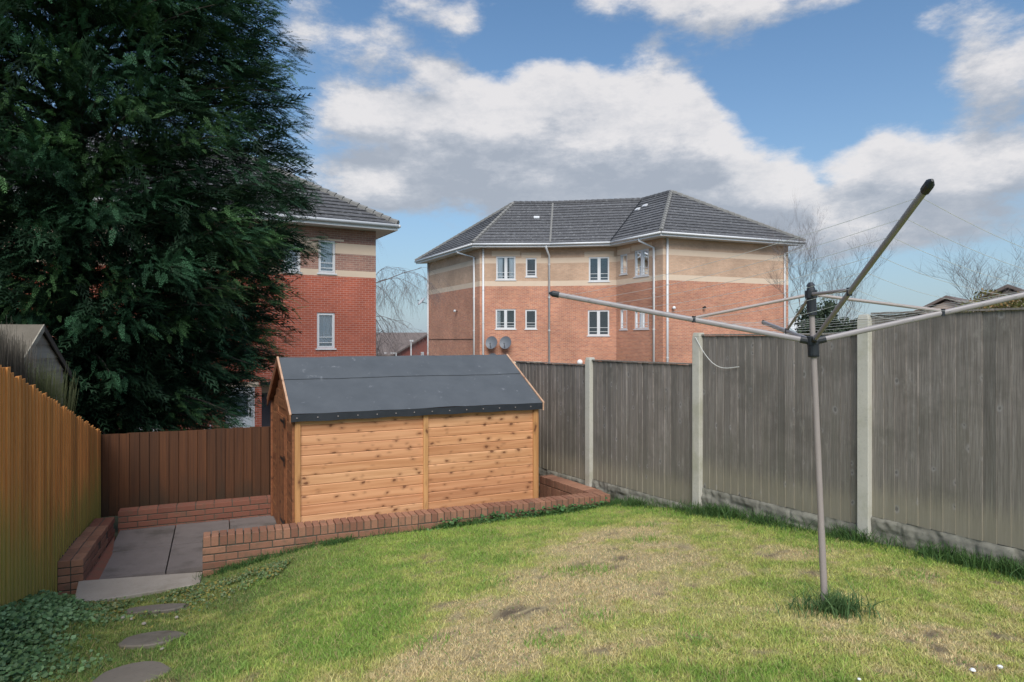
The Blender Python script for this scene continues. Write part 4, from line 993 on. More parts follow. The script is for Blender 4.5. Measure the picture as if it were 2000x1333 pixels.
for (b0, b1, lf_) in ((-oh, .60, .004), (.55, sD/2, .013), (sD/2, sD+oh, .012)):
    v, f_ = felt(-og, sL+og, b0, b1, lf_, .022); npmesh('roof_felt', v, f_, M['roof_felt'], sh, tuple(WL[sh.name]), smooth=True)
mb = MB()
for s_ in (0, 1):
    b0, b1, z0, z1 = (-oh+.004, sD/2, ze_-.018, zr2-.018) if s_ == 0 else (sD+oh-.004, sD/2, ze_-.018, zr2-.018)
    P4 = [sp(-og+.004, b0, z0), sp(sL+og-.004, b0, z0), sp(sL+og-.004, b1, z1), sp(-og+.004, b1, z1)]; mb.hexa(P4+[p+up*.016 for p in P4])
mb.build('roof_board', M['shed_end'], sh)
mb = MB(); nseg = 30
for i in range(nseg):
    a0, a1 = -og+(sL+2*og)*i/nseg, -og+(sL+2*og)*(i+1)/nseg; w0_, w1_ = .004*math.sin(i*1.3), .004*math.sin((i+1)*1.3)
    mb.poly([sp(a0, -oh-.008+w0_*.6, ze_-.072+w0_), sp(a1, -oh-.008+w1_*.6, ze_-.072+w1_), sp(a1, -oh-.006, ze_+.012), sp(a0, -oh-.006, ze_+.012)])
mb.box(sp(-og, -oh-.003, ze_-.066), su*(sL+2*og), sv*.02, up*.066)
fe = mb.build('felt_edge', M['felt_edge'], sh)
for i in range(14):
    q = MB(); p = sp(-.0+i*.225, -oh-.014, ze_-.028); q.tube([p, p-sv*.005], .007, 8); q.build('nail', M['mast'], fe, WL[sh.name])
for a, m_ in ((-og-.014, 'shed_end'), (sL+og, 'shed_raw')):
    for s_ in (0, 1):
        b0, b1 = (-oh-.02, sD/2) if s_ == 0 else (sD+oh+.02, sD/2); mb = MB(); zc0, zc1 = ze_-.01+.02, zr2+.02
        P4 = [sp(a, b0, zc0-.095), sp(a+.014, b0, zc0-.095), sp(a+.014, b1, zc1-.095), sp(a, b1, zc1-.095)]
        mb.hexa(P4+[p+up*.095 for p in P4]); bb = mb.build('barge_board', M[m_], sh)
        q = MB(); P4 = [sp(a-.002, b0, zc0+.001), sp(a+.02, b0, zc0+.001), sp(a+.02, b1, zc1+.001), sp(a-.002, b1, zc1+.001)]; q.hexa(P4+[p+up*.012 for p in P4]); q.build('edge_trim', M['shed_raw'], bb, WL[sh.name])

# ================================================================== ROTARY AIRER
ai = thing('rotary_airer', 'bronze grey rotary clothes airer with four raised arms standing in the lawn', 'clothes airer', (1.954, 4.15, .76))
base = Vector((1.954, 4.15, .70)); hub = Vector((1.863, 4.12, CZ-.012)); topp = Vector((1.848, 4.115, CZ+.31))
ax = (topp-base).normalized()
mb = MB(); mb.tube([base, base.lerp(hub, .33)], .0205, 16, cap=False); mb.build('lower_tube', M['mast'], ai, smooth=True)
mb = MB(); mb.tube([base.lerp(hub, .33)-ax*.003, hub], .0185, 16, cap=False); mb.tube([hub+ax*.002, topp], .0165, 16, cap=False); mb.build('mast', M['mast'], ai, smooth=True)
mb = MB()
mb.tube([hub-ax*.095, hub-ax*.0855], [.031, .035], 14); mb.tube([hub-ax*.085, hub-ax*.02], .033, 14); mb.tube([hub-ax*.0195, hub+ax*.035], .036, 14)
lh = mb.build('lower_hub', M['black_plastic'], ai, smooth=False, bevel=.002)
mb = MB(); mb.tube([topp-ax*.16, topp-ax*.055], .029, 14); mb.tube([topp-ax*.0545, topp-ax*.005], .036, 14); mb.tube([topp-ax*.0045, topp+ax*.02], [.026, .02], 12); mb.tube([topp+ax*.0205, topp+ax*.045], [.03, .012], 8)
mb.build('top_hub', M['black_plastic'], ai, bevel=.002)
tips = [Vector((.294, 4.50, CZ+.308)), Vector((1.53, 2.45, CZ+.563)), Vector((3.45, 3.75, CZ+.378)), Vector((2.19, 5.79, CZ+.15))]
for k, tpt in enumerate(tips):
    d = (tpt-hub).normalized(); s0 = hub+d*.045+Vector((0, 0, .0))
    mb = MB(); mb.tube([s0, tpt], .0175, 12, flat=.62, cap=False); am = mb.build('arm', M['arm'], ai, smooth=True)
    q = MB(); q.tube([tpt-d*.025, tpt+d*.02, tpt+d*.045], [.021, .021, .006], 10, flat=.8); q.build('end_cap', M['black_plastic'], am, WL[ai.name])
    q = MB(); q.tube([hub+d*.025, hub+d*.075], .022, 10, flat=.8); q.build('pivot', M['black_plastic'], am, WL[ai.name])
    for f_ in (.22, .31, .40, .49, .58, .68, .78, .88, .97):
        pass
    st_ = topp-ax*.03; en = hub.lerp(tpt, .44)+Vector((0, 0, .012)); dd = (en-st_).normalized()
    mb = MB(); mb.tube([st_+dd*.04, en], .0105, 8, flat=.8, cap=False); sr = mb.build('strut', M['mast'], ai, smooth=True)
    q = MB(); q.tube([en-Vector((0, 0, .03)), en+Vector((0, 0, .012))], .014, 8); q.build('joint', M['black_plastic'], sr, WL[ai.name])
for k in range(4):
    a, b = tips[k], tips[(k+1) % 4]; order = [(0, 1), (1, 2), (2, 3), (3, 0)]
    for f_ in (.35, .47, .58, .68, .78, .87, .96):
        p, q = hub.lerp(a, f_), hub.lerp(b, f_); mb = MB(); pts = []
        for i in range(9):
            t_ = i/8; r = p.lerp(q, t_); r.z -= (.05+.03*f_)*4*t_*(1-t_)*.5; pts.append(r)
        mb.tube(pts, .0011, 5, cap=False); mb.build('line', M['line'], ai)

# ================================================================== NEIGHBOUR'S SHED AND BRUSHWOOD
ns = thing('neighbour_shed', 'old grey shed with lapped plank gable behind the left fence', 'shed', (-5.7, 8.0, .4))
ap = px(76, 644, 8.0); gu_ = Vector((-.975, -.22, 0)); gv_ = Vector((-.22, .975, 0)); hwid = .66; rs = .50
def gp(b, z, a=0): return Vector((ap.x, ap.y, 0))+gv_*b+gu_*a+up*z
zap = ap.z; zev = zap-rs
nrow = 9; 
for i in range(nrow):
    zt_ = zap-.02-i*.165+.01; zb_ = zt_-.175
    def hw_(z): return min(hwid-.03, max(0, (zap-z)/rs*hwid))
    w1, w2 = hw_(zt_), hw_(zb_)
    mb = MB(); mb.hexa([gp(-w2, zb_, -.022), gp(w2, zb_, -.022), gp(w2, zb_, .0), gp(-w2, zb_, .0), gp(-w1, zt_, -.006), gp(w1, zt_, -.006), gp(w1, zt_, .008), gp(-w1, zt_, .008)]); mb.build('plank', M['greyplank'], ns)
for s_ in (-1, 1):
    mb = MB(); e0, e1 = gp(s_*(hwid+.1), zev-.08, -.045), gp(s_*(hwid+.1), zev-.08, 2.6); r0, r1 = gp(0, zap+.03, -.045), gp(0, zap+.03, 2.6)
    mb.hexa([e0, e1, r1, r0, e0+up*.03, e1+up*.03, r1+up*.03, r0+up*.03]); mb.build('roof', M['old_felt'] if s_ < 0 else M['felt_edge'], ns)
    mb = MB(); mb.hexa([gp(s_*(hwid+.11), zev-.13, -.06), gp(s_*(hwid+.11), zev-.13, -.046), gp(0, zap-.02, -.046), gp(0, zap-.02, -.06), gp(s_*(hwid+.11), zev-.05, -.06), gp(s_*(hwid+.11), zev-.05, -.046), gp(0, zap+.062, -.046), gp(0, zap+.062, -.06)]); mb.build('barge_board', M['greyplank'] if s_ < 0 else M['bark'], ns)
mb = MB(); mb.box(gp(-hwid+.04, .1, .01), gv_*(2*hwid-.08), gu_*2.4, up*(zev-.12)); mb.build('body', M['greyplank'], ns)
# brushwood: thin upright twigs between fence and shed
Vb, Fb, Cb = [], [], []
def twigs(n, t0, t1, o0, o1, topf, col, spread=.05, zlow=.6):
    for i in range(n):
        t_ = random.uniform(t0, t1); p = L0+LD*t_+LN*random.uniform(o0, o1); zt = topf(t_)*1.0+random.gauss(0, .05)
        a = np.array([p[0], p[1], zlow]); b = np.array([p[0]+random.gauss(0, spread), p[1]+random.gauss(0, spread), zt]); m_ = (a+b)/2+np.array([random.gauss(0, .02), random.gauss(0, .02), 0])
        w_ = random.uniform(.002, .0045); base_ = len(Vb); cc_ = np.array(col)*random.uniform(.6, 1.4)
        for (q, ww) in ((a, w_), (m_, w_), (b, w_*.4)): Vb.extend([q-np.array([ww, 0, 0]), q+np.array([ww, 0, 0])]); Cb.extend([cc_, cc_])
        Fb.extend([(base_, base_+1, base_+3, base_+2), (base_+2, base_+3, base_+5, base_+4)])
def topA(t_): return CZ+.07+.05*math.sin(t_*23)-.02*t_+.10*math.sin(t_*9)*.5-.26*max(0, t_-1.0)
twigs(9000, -1.6, 1.75, -.75, -.22, topA, (.13, .115, .095))
brush = npmesh('brushwood_screen', np.array(Vb), np.array(Fb), M['leaves'], col=np.array(Cb), loc=(-4.2, 5.4, .6))
tag(brush, 'grey brushwood screen of thin upright twigs behind the left fence', 'screen', kind='stuff')
Vb, Fb, Cb = [], [], []
twigs(1500, 1.9, 2.9, -.60, -.15, lambda t_: CZ-.28-.30*(t_-1.9)+.08*math.sin(t_*20), (.085, .095, .045), .09, .4)
sh2 = npmesh('green_twiggy_shrub', np.array(Vb), np.array(Fb), M['leaves'], col=np.array(Cb), loc=(-4.9, 7, .6)); tag(sh2, 'narrow olive green twiggy shrub right of the old grey shed', 'shrub')

# ================================================================== CONIFER
def frond_template(pairs=7):
    V, Fq = [], []
    def tri(p, q, r): b = len(V); V.extend([p, q, r]); Fq.append((b, b+1, b+2))
    tri((0, -.012, 0), (0, .012, 0), (1, 0, -.10))
    for i in range(pairs):
        t = .10+.85*i/(pairs-1); L = .30*(1-t)**.6+.07; z0 = -.10*t*t
        for s_ in (-1, 1):
            ang = math.radians(30); x1, y1 = t+L*math.cos(ang), s_*L*math.sin(ang)
            w_ = .052; tri((t-w_*.5, 0, z0), (t+w_*.9, 0, z0), (x1, y1, z0-.05*L))
            if i % 2 == 0: tri((t+L*.35, s_*L*.22, z0), (t+L*.5, s_*L*.36, z0), (t+L*.95, s_*L*.22, z0-.03))
    return np.array(V), np.array(Fq)
FV, FF = frond_template()
def plant_fronds(pos, dirs, ups, size, cols, name, parent, loc, mat_='needles', wid=1.0):
    n = len(pos); x = dirs/np.linalg.norm(dirs, axis=1, keepdims=True); y = np.cross(ups, x); y /= np.linalg.norm(y, axis=1, keepdims=True)+1e-9; z = np.cross(x, y)
    V = pos[:, None]+size[:, None, None]*(FV[None, :, 0:1]*x[:, None]+FV[None, :, 1:2]*y[:, None]*wid+FV[None, :, 2:3]*z[:, None])
    Fx = (FF[None]+np.arange(n)[:, None, None]*len(FV)).reshape(-1, 3)
    tipb = (1+.45*(FV[:, 0]-.5))[None, :, None]  # frond tips coloured lighter: young growth, with highlights painted in
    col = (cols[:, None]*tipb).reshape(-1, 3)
    return npmesh(name, V.reshape(-1, 3), Fx, M[mat_], parent, loc, col=col)
TX0, TY0 = -7.95, 12.0
con = thing('conifer_tree', 'huge dark green conifer with feathery sprays towering on the left', 'tree', (TX0, TY0, -.3))
prof_h = np.array([-1.9, -1.5, -1.1, -.5, .2, .8, 2, 3, 4, 5, 6.5, 9, 12, 13.5]); prof_r = np.array([1.6, 2.7, 3.1, 3.3, 3.6, 4.05, 4.2, 4.4, 4.15, 3.9, 3.55, 2.7, 1.2, .2])
pos, dr_, up_, sz, cl = [], [], [], [], []
limb = MB()
camd = math.atan2(-TX0, -TY0)      # azimuth (from +Y clockwise) towards the camera
nbr = 760
for i in range(nbr):
    h = -1.8+15.0*(i/nbr)**1.05 if i < nbr else 0
    h = random.uniform(-1.75, 8.0) if i < nbr*.88 else random.uniform(8, 13.2)
    az_ = random.uniform(0, 2*math.pi) if random.random() < .45 else math.radians(random.uniform(60, 235))
    R_ = float(np.interp(h, prof_h, prof_r))*random.choice((random.uniform(.86, 1.06), random.uniform(.55, .95)))
    if h < -.3 and random.random() < .25: continue
    dxy = np.array([math.sin(az_), math.cos(az_)]); rise = .28 if h > 0 else .02
    nseg = 7; P_ = []
    for k in range(nseg+1):
        t = k/nseg; zz = h-rise*R_*.6+rise*R_*t*1.0-.22*R_*max(0, t-.55)**2*2
        P_.append(np.array([TX0+dxy[0]*R_*t, TY0+dxy[1]*R_*t, CZ+zz]))
    if i % 3 == 0 or h < 0: limb.tube([tuple(p) for p in P_], [.05*(1-k/nseg)+.006 for k in range(nseg+1)], 5, cap=False)
    base_c = np.array([.024, .064, .031]) if random.random() < .6 else np.array([.050, .105, .038])
    base_c = base_c*random.uniform(.75, 1.5)
    plume = 1.0 if h > 0 else .8
    nf = int((35+63*R_/4.4)*(1.0 if h < 8 else .5)*(.85 if h < 0 else 1)*(1.45 if 50 < math.degrees(az_) < 245 else .32))
    T_ = 1-rng.random(nf)**1.5*.72
    for t in T_:
        k = min(nseg-1, int(t*nseg)); f_ = t*nseg-k; c = P_[k]*(1-f_)+P_[k+1]*f_
        lat = np.array([dxy[1], -dxy[0], 0]); spreadw = .50*(1.15-t)*plume+.10
        side = rng.normal()*spreadw; c = c+lat*side*.8+np.array([0, 0, rng.normal()*.10-abs(side)*.18])
        d = np.array([dxy[0], dxy[1], 0])*(.75)+lat*np.sign(side)*min(1, abs(side)*1.6)*.6+np.array([0, 0, rng.normal()*.22-.12])+rng.normal(size=3)*.18
        pos.append(c); dr_.append(d); up_.append(np.array([rng.normal()*.45, rng.normal()*.45, 1])); sz.append(random.uniform(.16, .35)); cl.append(base_c*(1+.22*rng.normal()*.6)*(1.0 if t < .8 else 1.35))  # outer sprays lighter: young growth plus a highlight put into the colour
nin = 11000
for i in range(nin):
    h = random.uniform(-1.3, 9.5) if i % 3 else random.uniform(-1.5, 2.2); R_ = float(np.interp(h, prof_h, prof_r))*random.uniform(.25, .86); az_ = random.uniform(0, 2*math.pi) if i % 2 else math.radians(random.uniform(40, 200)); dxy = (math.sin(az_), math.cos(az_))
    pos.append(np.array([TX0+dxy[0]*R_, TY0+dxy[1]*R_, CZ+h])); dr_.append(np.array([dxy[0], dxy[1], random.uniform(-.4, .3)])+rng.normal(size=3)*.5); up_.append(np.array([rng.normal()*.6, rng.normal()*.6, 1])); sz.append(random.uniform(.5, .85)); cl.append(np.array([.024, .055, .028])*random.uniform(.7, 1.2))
pos = np.array(pos); print('fronds', len(pos))
pcx = 1000+F*pos[:, 0]/pos[:, 1]
keep = np.ones(len(pos), bool)
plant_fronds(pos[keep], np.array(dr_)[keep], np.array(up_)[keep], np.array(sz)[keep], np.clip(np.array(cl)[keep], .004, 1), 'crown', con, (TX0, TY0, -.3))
limb.build('branches', M['bark'], con, smooth=True)
mb = MB(); mb.tube([(TX0, TY0, -.5), (TX0+.05, TY0, 3), (TX0, TY0+.05, 8), (TX0, TY0, 14.5)], [.30, .25, .17, .03], 12); mb.build('trunk', M['bark'], con, smooth=True)

# ================================================================== BARE TREES
def bare_tree(name, label, base_, H, seedv, spread=.5, droop=0.0, levels=4, lean=(0, 0), r0=.12, m_='twig', nchild=5, first=.35, group=None):
    rnd = random.Random(seedv); t = thing(name, label, 'tree', base_, group); tr, br = MB(), MB()
    def grow(p, d, L, r, lev):
        pts = [p]; q = Vector(p); dd = Vector(d); n_ = 5
        for i in range(n_):
            dd = (dd+Vector((rnd.gauss(0, .10), rnd.gauss(0, .10), rnd.gauss(0, .06)-(droop*lev*.10)))).normalized(); q = q+dd*L/n_; pts.append(q.copy())
        (tr if lev == 0 else br).tube(pts, [r*(1-.75*i/n_) for i in range(n_+1)], 6 if lev < 2 else 3, cap=False)
        if lev >= levels: return
        for c in range(nchild+(2 if lev else 0)):
            f_ = rnd.uniform(first if lev == 0 else .2, 1.0); k = min(n_-1, int(f_*n_)); s_ = pts[k].lerp(pts[k+1], f_*n_-k)
            side = Vector((rnd.gauss(0, 1), rnd.gauss(0, 1), rnd.gauss(0, .4))).normalized()
            nd = (dd*.6+side*spread*1.3+Vector((0, 0, .35-droop*.3))).normalized()
            grow(s_, nd, L*rnd.uniform(.42, .68)*(1.1-.4*f_ if lev == 0 else 1), r*(1-.7*f_)*.6+.001, lev+1)
    grow(Vector(base_), Vector((lean[0], lean[1], 1)).normalized(), H, r0, 0)
    tr.build('trunk', M[m_], t, smooth=True); br.build('crown', M[m_], t, smooth=False); return t
pb = px(700, 700, 34)
bare_tree('bare_tree', 'bare drooping tree branches reaching out behind the corner of the red flats', (pb.x, 34, -1.5), 9.0, 5, .8, 1.0, 4, (.12, 0), .13, nchild=8)
pb = px(1602, 700, 27)
bare_tree('bare_tree', 'fine bare tree rising behind the rotary airer hub', (pb.x, 27, -1.0), 5.6, 11, .42, -.1, 4, (0, 0), .045, nchild=5)
pb = px(1668, 700, 26); bare_tree('bare_tree', 'bare tree behind the raised arm of the rotary airer', (pb.x, 26, -1.0), 5.2, 12, .42, -.1, 4, (.05, 0), .04, nchild=4)
pb = px(1950, 700, 14)
bare_tree('bare_tree', 'bare shrubby tree with a few withered leaves behind the fence at right edge', (pb.x, 14, .4), 2.9, 21, .6, -.1, 3, (0, 0), .022, nchild=8)
pb = px(2010, 700, 15); bare_tree('bare_tree', 'tall bare sapling at the far right edge of the picture', (pb.x, 15, .4), 3.4, 23, .6, -.1, 3, (-.1, 0), .022, nchild=7)
# leafy shrubs beyond the fence
def shrub(name, label, c, R3, n, cols, size=(.05, .10), seedv=1, trunk=True):
    r_ = np.random.default_rng(seedv); c = np.array(c, float); t = thing(name, label, 'shrub', (c[0], c[1], c[2]-R3[2]))
    d = r_.normal(size=(n, 3)); d /= np.linalg.norm(d, axis=1, keepdims=True); lump = 1+.28*np.sin(d[:, 0]*5+seedv)*np.cos(d[:, 2]*6+d[:, 1]*4)
    p = c+d*np.array(R3)*(.55+.45*r_.random((n, 1))**.5)*lump[:, None]
    a = r_.normal(size=(n, 3)); a /= np.linalg.norm(a, axis=1, keepdims=True); b = np.cross(a, r_.normal(size=(n, 3))); b /= np.linalg.norm(b, axis=1, keepdims=True)
    s_ = r_.uniform(size[0], size[1], (n, 1)); V = np.stack([p-a*s_, p+b*s_*.5, p+a*s_, p-b*s_*.5], 1).reshape(-1, 3)
    cc_ = np.array(cols)[r_.integers(0, len(cols), n)]*r_.uniform(.7, 1.3, (n, 1))
    npmesh('foliage', V, np.arange(4*n).reshape(n, 4), M['leaves'], t, (c[0], c[1], c[2]-R3[2]), col=cc_.repeat(4, 0))
    mb = MB()
    for k in range(5): mb.tube([(c[0], c[1], c[2]-R3[2]-.2), tuple(c+np.array([random.uniform(-.5, .5)*R3[0], random.uniform(-.5, .5)*R3[1], R3[2]*.5]))], [.03, .008], 5)
    mb.build('stems', M['bark'], t)
p = px(1955, 598, 14); shrub('shrub', 'yellowing leafy shrub topping the fence at right edge', (p.x, 14, p.z-.35), (.85, .5, .60), 5200, [(.20, .17, .05), (.12, .13, .04), (.28, .17, .07), (.16, .16, .06)], (.025, .05), 3)
p = px(1603, 630, 24); shrub('evergreen_shrub', 'grey green evergreen bush behind the mast of the airer', (p.x, 24, p.z-.9), (.95, .9, 1.6), 9000, [(.05, .075, .045), (.07, .09, .055)], (.05, .09), 5)
p = px(1660, 655, 26); shrub('evergreen_shrub', 'low dark bush just above the fence behind the airer arm', (p.x, 26, p.z-.6), (1.1, .9, 1.1), 6000, [(.05, .065, .045), (.08, .09, .06)], (.05, .09), 6)

# ================================================================== STEPPING STONES AND BITS ON THE LAWN
for k, (x, y, a, b, lb_) in enumerate(((-3.06, 5.72, .26, .17, 'brownish stepping stone nearest the concrete step'), (-2.62, 4.83, .22, .19, 'cracked round stepping stone in the middle of the path'), (-2.36, 4.13, .22, .20, 'grey stepping stone nearest the camera at the bottom edge'), (-3.45, 5.45, .13, .12, 'small sunken stepping stone nearly swallowed by ivy'))):
    zc = zl(x, y)+(.014 if k < 3 else .0); mb = MB(); n_ = 22; ring_ = [(math.cos(q)*a*(1+.06*math.sin(3*q+k)+.04*math.sin(7*q)), math.sin(q)*b*(1+.06*math.cos(2*q+k)+.03*math.sin(5*q))) for q in np.linspace(0, 2*math.pi, n_+1)[:-1]]
    gx = (zl(x+.15, y)-zl(x-.15, y))/.3; gy = (zl(x, y+.15)-zl(x, y-.15))/.3
    def rz(u_, v_, h): return (x+u_, y+v_, zc+gx*u_+gy*v_+h)
    for (s0, h0, s1, h1) in ((1, -.05, 1, -.004), (1, -.004, .955, .006)):
        for i in range(n_):
            j = (i+1) % n_; mb.poly([rz(ring_[i][0]*s0, ring_[i][1]*s0, h0), rz(ring_[j][0]*s0, ring_[j][1]*s0, h0), rz(ring_[j][0]*s1, ring_[j][1]*s1, h1), rz(ring_[i][0]*s1, ring_[i][1]*s1, h1)])
    mb.poly([rz(p[0]*.955, p[1]*.955, .006) for p in ring_])
    tag(mb.build('stepping_stone', M['stone'], None, (x, y, zc)), lb_, 'stepping stone', 'stepping stones in the lawn')
    if k == 1:
        pass
def pebble(x, y, r, lab, m_='globe', squash=.6):
    z = zl(x, y)+r*.45; mb = MB(); rs_ = [Vector((x, y, z+r*squash*math.cos(a))) for a in np.linspace(3.0, .14, 6)]
    mb.tube(rs_, [r*math.sin(a)*random.uniform(.85, 1.1) for a in np.linspace(3.0, .14, 6)], 7); tag(mb.build('pebble', M[m_], None, (x, y, z), smooth=False), lab, 'pebble', 'small pale stones on the grass')
for (x, y, lab) in ((1900, 1303, 'white pebble in the grass near the lower right corner'), (1953, 1297, 'smaller white pebble right of the other near the lower right corner'), (1678, 1320, 'tiny white pebble at the bottom edge below the airer')):
    Z = 3.3
    for _ in range(12): Z = (CZ-zl((x-1000)/F*Z, Z)-.02)/((y-664)/F)
    pebble((x-1000)/F*Z, Z, .014 if x != 1678 else .009, lab)
for (x, y, lab) in ((240, 1204, 'small pale stone left of the pair below the first stepping stone'), (258, 1206, 'small pale stone right of the pair below the first stepping stone'), (281, 1215, 'pale flat stone in the weeds between two stepping stones'), (316, 1264, 'small pinkish stone at the edge of the cracked stepping stone'), (345, 1203, 'small pale stone right of the brownish stepping stone')):
    Z = 5
    for _ in range(12): Z = (CZ-zl((x-1000)/F*Z, Z)-.02)/((y-664)/F)
    pebble((x-1000)/F*Z, Z, .018, lab, 'step_concrete')

# ================================================================== GRASS
def inside_lawn(x, y, m=0.0):
    ok = (y < yb(x)-.13-m)
    ok &= ((x-RP1[0])*RN[0]+(y-RP1[1])*RN[1]) > .045
    ok &= ((x-L0[0])*LN[0]+(y-L0[1])*LN[1]) > .03
    # concrete step
    ok &= ~((x < -3.02) & (y > 6.02+(x+3.97)*.55-.02))
    for (a, b, ra, rb2) in ((-3.06, 5.72, .26, .17), (-2.62, 4.83, .22, .19), (-2.36, 4.13, .22, .20)):
        ok &= (((x-a)/ra)**2+((y-b)/rb2)**2) > .93
    return ok
def blades(n, sampler, hfun, wid, lean, name, label, cat, col_fn, seg=1, parent=None):
    x, y = sampler(n); z = hlawn(x, y)-.012; m_ = len(x)
    h = hfun(x, y); a = rng.uniform(0, 2*math.pi, m_); la = rng.uniform(0, 2*math.pi, m_); ln = rng.normal(0, lean, m_)*h
    wx, wy = np.cos(a)*wid*rng.uniform(.6, 1.4, m_), np.sin(a)*wid*rng.uniform(.6, 1.4, m_)
    c = col_fn(x, y)
    if seg == 1:
        V = np.stack([np.stack([x-wx, y-wy, z], 1), np.stack([x+wx, y+wy, z], 1), np.stack([x+np.cos(la)*ln, y+np.sin(la)*ln, z+h], 1)], 1).reshape(-1, 3)
        Fx = np.arange(3*m_).reshape(m_, 3); cc_ = c.repeat(3, 0); cc_[2::3] *= 1.15
    else:
        L_ = []
        for (t, wf_) in ((0, 1), (.45, .9), (.8, .55), (1, .06)):
            ox, oy, oz = np.cos(la)*ln*t*t*1.3, np.sin(la)*ln*t*t*1.3, h*(t-.25*t*t*np.minimum(1, np.abs(ln)/np.maximum(h, .01)))
            L_ += [np.stack([x-wx*wf_+ox, y-wy*wf_+oy, z+oz], 1), np.stack([x+wx*wf_+ox, y+wy*wf_+oy, z+oz], 1)]
        V = np.stack(L_, 1).reshape(-1, 3); b = np.arange(m_)[:, None]*8
        Fx = np.concatenate([b+np.array([0, 1, 3, 2]), b+np.array([2, 3, 5, 4]), b+np.array([4, 5, 7, 6])], 0); cc_ = c.repeat(8, 0)
    o = npmesh(name, V, Fx, M['blades'], parent, (0, 5, .5) if parent is None else tuple(WL[parent.name]), col=np.clip(cc_, .005, 1))
    return o
def samp_lawn(n):
    xs, ys = [], []; tot = 0
    while tot < n:
        m_ = 400000; Z = 2.6+6.6*rng.random(m_)**1.25; X_ = (rng.random(m_)*2.1-1.05)*.80*Z; X_ += 0
        ok = inside_lawn(X_, Z); _, bare, dry = lawncol(X_, Z); ok &= rng.random(m_) > bare*.9
        ok &= rng.random(m_) < 1.0-.30*dry
        xs.append(X_[ok]); ys.append(Z[ok]); tot += ok.sum()
    return np.concatenate(xs)[:n], np.concatenate(ys)[:n]
def col_lawn(x, y):
    c = lawncol(x, y)[0]; n_ = len(x); k = rng.random(n_)
    c = c*rng.uniform(.72, 1.35, (n_, 1)); dryb = k < .16; c[dryb] = np.array([.50, .40, .20])*rng.uniform(.6, 1.15, (dryb.sum(), 1)); gr = k > .93; c[gr] = np.array([.13, .26, .045])*rng.uniform(.8, 1.4, (gr.sum(), 1)); return c
def h_lawn(x, y):
    d = lawncol(x, y)[2]; tuft = np.clip(fbm(x*6, y*6, 31, 3)-.55, 0, 1)*4
    return (.010+.020*rng.random(len(x))**1.5+.022*tuft*rng.random(len(x)))*(1.15-.4*d)
gr = blades(400000, samp_lawn, h_lawn, .0025, 1.0, 'lawn_grass', None, None, col_lawn); tag(gr, 'short mown grass, green by the walls and straw coloured in the middle of the lawn', 'grass', kind='stuff')
# longer dark grass along the fence, the wall and round the mast
def samp_fence(n):
    t = rng.uniform(-3.2, 3.75, n); o = np.abs(rng.normal(0, .085, n))+.05
    cl_ = fbm(t*2.5, t*0, 40, 3); keep_ = rng.random(n) < np.clip((cl_-.30)*3.2, .12, 1)
    t, o = t[keep_], o[keep_]; return RP1[0]+RD[0]*t+RN[0]*o, RP1[1]+RD[1]*t+RN[1]*o
dk = lambda lo, hi: (lambda x, y: np.array(lo)+(np.array(hi)-np.array(lo))*rng.random((len(x), 1))**1.5)
lg = blades(15000, samp_fence, lambda x, y: (.03+.14*rng.random(len(x))**1.8), .0030, .55, 'long_grass', None, None, dk((.045, .105, .032), (.12, .21, .06)), 4); tag(lg, 'long uncut dark green grass along the foot of the grey fence', 'grass', kind='stuff')
def samp_wall(n):
    t = rng.uniform(-.1, 5.15, n); o = np.abs(rng.normal(0, .05, n))+.02; cl_ = fbm(t*3, t*0+4, 44, 3); keep_ = rng.random(n) < np.clip((cl_-.40)*4, .10, 1)
    t, o = t[keep_], o[keep_]; return -3.143+fd.x*t+fn.x*o, 6.76+fd.y*t+fn.y*o
lg2 = blades(9000, samp_wall, lambda x, y: (.03+.07*rng.random(len(x))**1.8), .0030, .7, 'long_grass', None, None, dk((.05, .12, .035), (.14, .24, .07)), 4); tag(lg2, 'straggly green grass along the foot of the low brick wall', 'grass', kind='stuff')
def samp_mast(n):
    r_ = np.abs(rng.normal(0, .10, n)); a = rng.uniform(0, 2*math.pi, n); return 1.975+r_*np.cos(a)*1.25, 4.11+r_*np.sin(a)*.9-.03
tf = blades(520, samp_mast, lambda x, y: .05+.12*rng.random(len(x)), .0032, .75, 'grass_tuft', None, None, dk((.07, .14, .05), (.17, .27, .10)), 4); tag(tf, 'tuft of long green grass round the foot of the airer mast', 'grass')
def samp_tufts(n):
    cs = [(px(395, 1310, 1), -1.75, 3.7)]; k = 26; cx_ = rng.uniform(-2.4, 3.2, k); cy_ = rng.uniform(3.1, 7.0, k); cx_[0], cy_[0] = -1.78, 3.72; cx_[1], cy_[1] = -1.62, 3.95
    i = rng.integers(0, k, n); return cx_[i]+rng.normal(0, .09, n), cy_[i]+rng.normal(0, .09, n)
tfs = blades(3200, samp_tufts, lambda x, y: .02+.045*rng.random(len(x)), .0028, .8, 'grass_clumps', None, None, dk((.20, .33, .07), (.32, .46, .11)), 4); tag(tfs, 'brighter green clumps scattered over the short lawn', 'grass', kind='stuff')

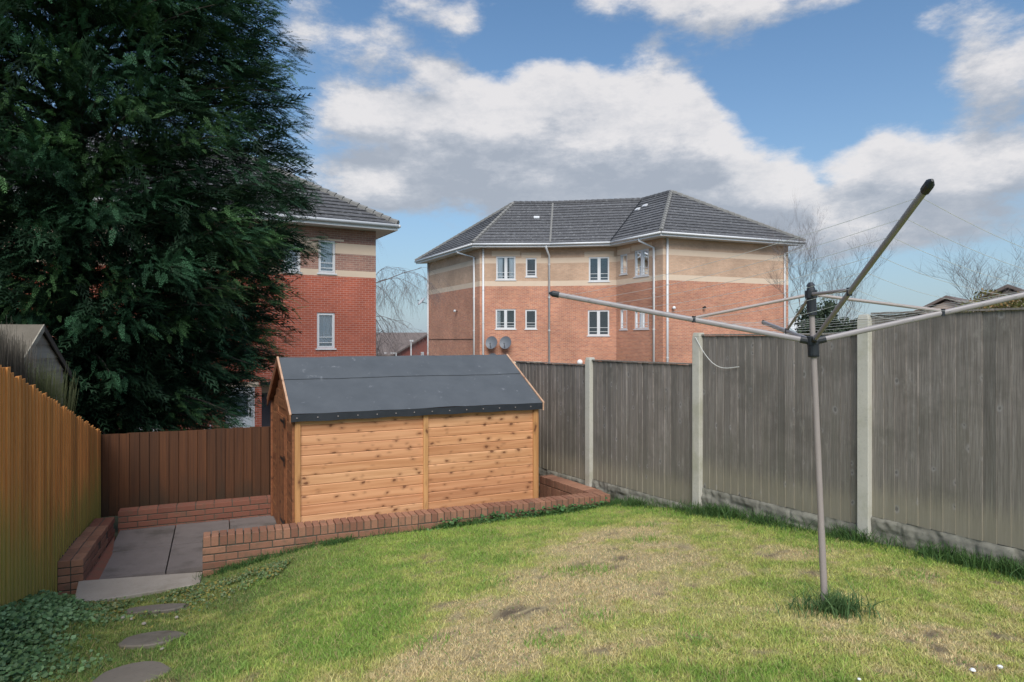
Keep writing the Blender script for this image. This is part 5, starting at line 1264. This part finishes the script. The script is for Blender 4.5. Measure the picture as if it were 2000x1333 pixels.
# ground ivy and weeds at the foot of the left fence and along the brick wall
def leafpatch(name, label, cat, pts_fn, n, cols, size, kind='stuff', hmax=.10, seedv=4):
    r_ = np.random.default_rng(seedv); x, y, hh_ = pts_fn(n, r_); n = len(x); z = hlawn(x, y)+hh_
    nrm = np.stack([r_.normal(0, .45, n), r_.normal(0, .45, n)-.25, np.ones(n)], 1); nrm /= np.linalg.norm(nrm, axis=1, keepdims=True)
    a = np.cross(nrm, r_.normal(size=(n, 3))); a /= np.linalg.norm(a, axis=1, keepdims=True); b = np.cross(nrm, a); s_ = r_.uniform(size[0], size[1], (n, 1)); p = np.stack([x, y, z], 1)
    ring_ = [(-1, 0), (-.55, .62), (.25, .75), (1.05, 0), (.25, -.75), (-.55, -.62)]
    V = np.stack([p+a*s_*u_+b*s_*v_-nrm*s_*.15*(abs(v_)) for u_, v_ in ring_], 1).reshape(-1, 3)
    cc_ = np.array(cols)[r_.integers(0, len(cols), n)]*r_.uniform(.65, 1.4, (n, 1)); o = npmesh(name, V, np.arange(6*n).reshape(n, 6), M['leaves'], None, (float(x.mean()), float(y.mean()), float(z.mean())), col=cc_.repeat(6, 0))
    return tag(o, label, cat, kind=kind)
def ivy_pts(n, r_):
    t = r_.uniform(-2.6, 1.75, n); o = np.abs(r_.normal(0, .25, n))*(1.0+.22*np.sin(t*5)+.15*np.sin(t*11))+.03; hh_ = (.15*np.exp(-(o/.36)**2)+.01)*r_.random(n)
    x, y = L0[0]+LD[0]*t+LN[0]*o, L0[1]+LD[1]*t+LN[1]*o; k = o < .85; k &= ~((x > -4.5) & (y > 6.0+(x+3.97)*.5)); return x[k], y[k], hh_[k]
leafpatch('ground_ivy', 'mat of grey green ground ivy at the foot of the left fence', 'ivy', ivy_pts, 11000, [(.16, .27, .11), (.21, .33, .16), (.10, .19, .075)], (.008, .022))
def weed_pts(n, r_):
    x = r_.uniform(-3.9, -2.2, n); y = 6.15+(x+3.6)*.42-np.abs(r_.normal(0, .42, n)); cl_ = fbm(x*7, y*7, 77, 3); k = inside_lawn(x, y) & (r_.random(n) < np.clip((cl_-.42)*5, .0, 1)); return x[k], y[k], .012+.02*r_.random(k.sum())
leafpatch('clover_weeds', 'small leaved weeds and clover round the stepping stones', 'weeds', weed_pts, 9000, [(.13, .20, .07), (.22, .26, .13), (.09, .15, .06), (.26, .22, .06)], (.006, .014), seedv=9)
def dandelion(n, r_):
    cs = np.array([(.12, .02), (.1, .6), (.5, .5)]); t = np.array([2.65, 3.1, 3.6, 3.72, 4.15, 4.45, 4.0, 3.3])[r_.integers(0, 8, n)]+r_.normal(0, .13, n); o = .03+np.abs(r_.normal(0, .045, n)); return -3.143+fd.x*t+fn.x*o, 6.76+fd.y*t+fn.y*o, .005+.10*r_.random(n)**2
leafpatch('leafy_weeds', 'clumps of leafy dandelion weeds against the low brick wall', 'weeds', dandelion, 620, [(.06, .14, .05), (.10, .20, .07)], (.010, .026), seedv=12)
print('objects', len(D.objects))
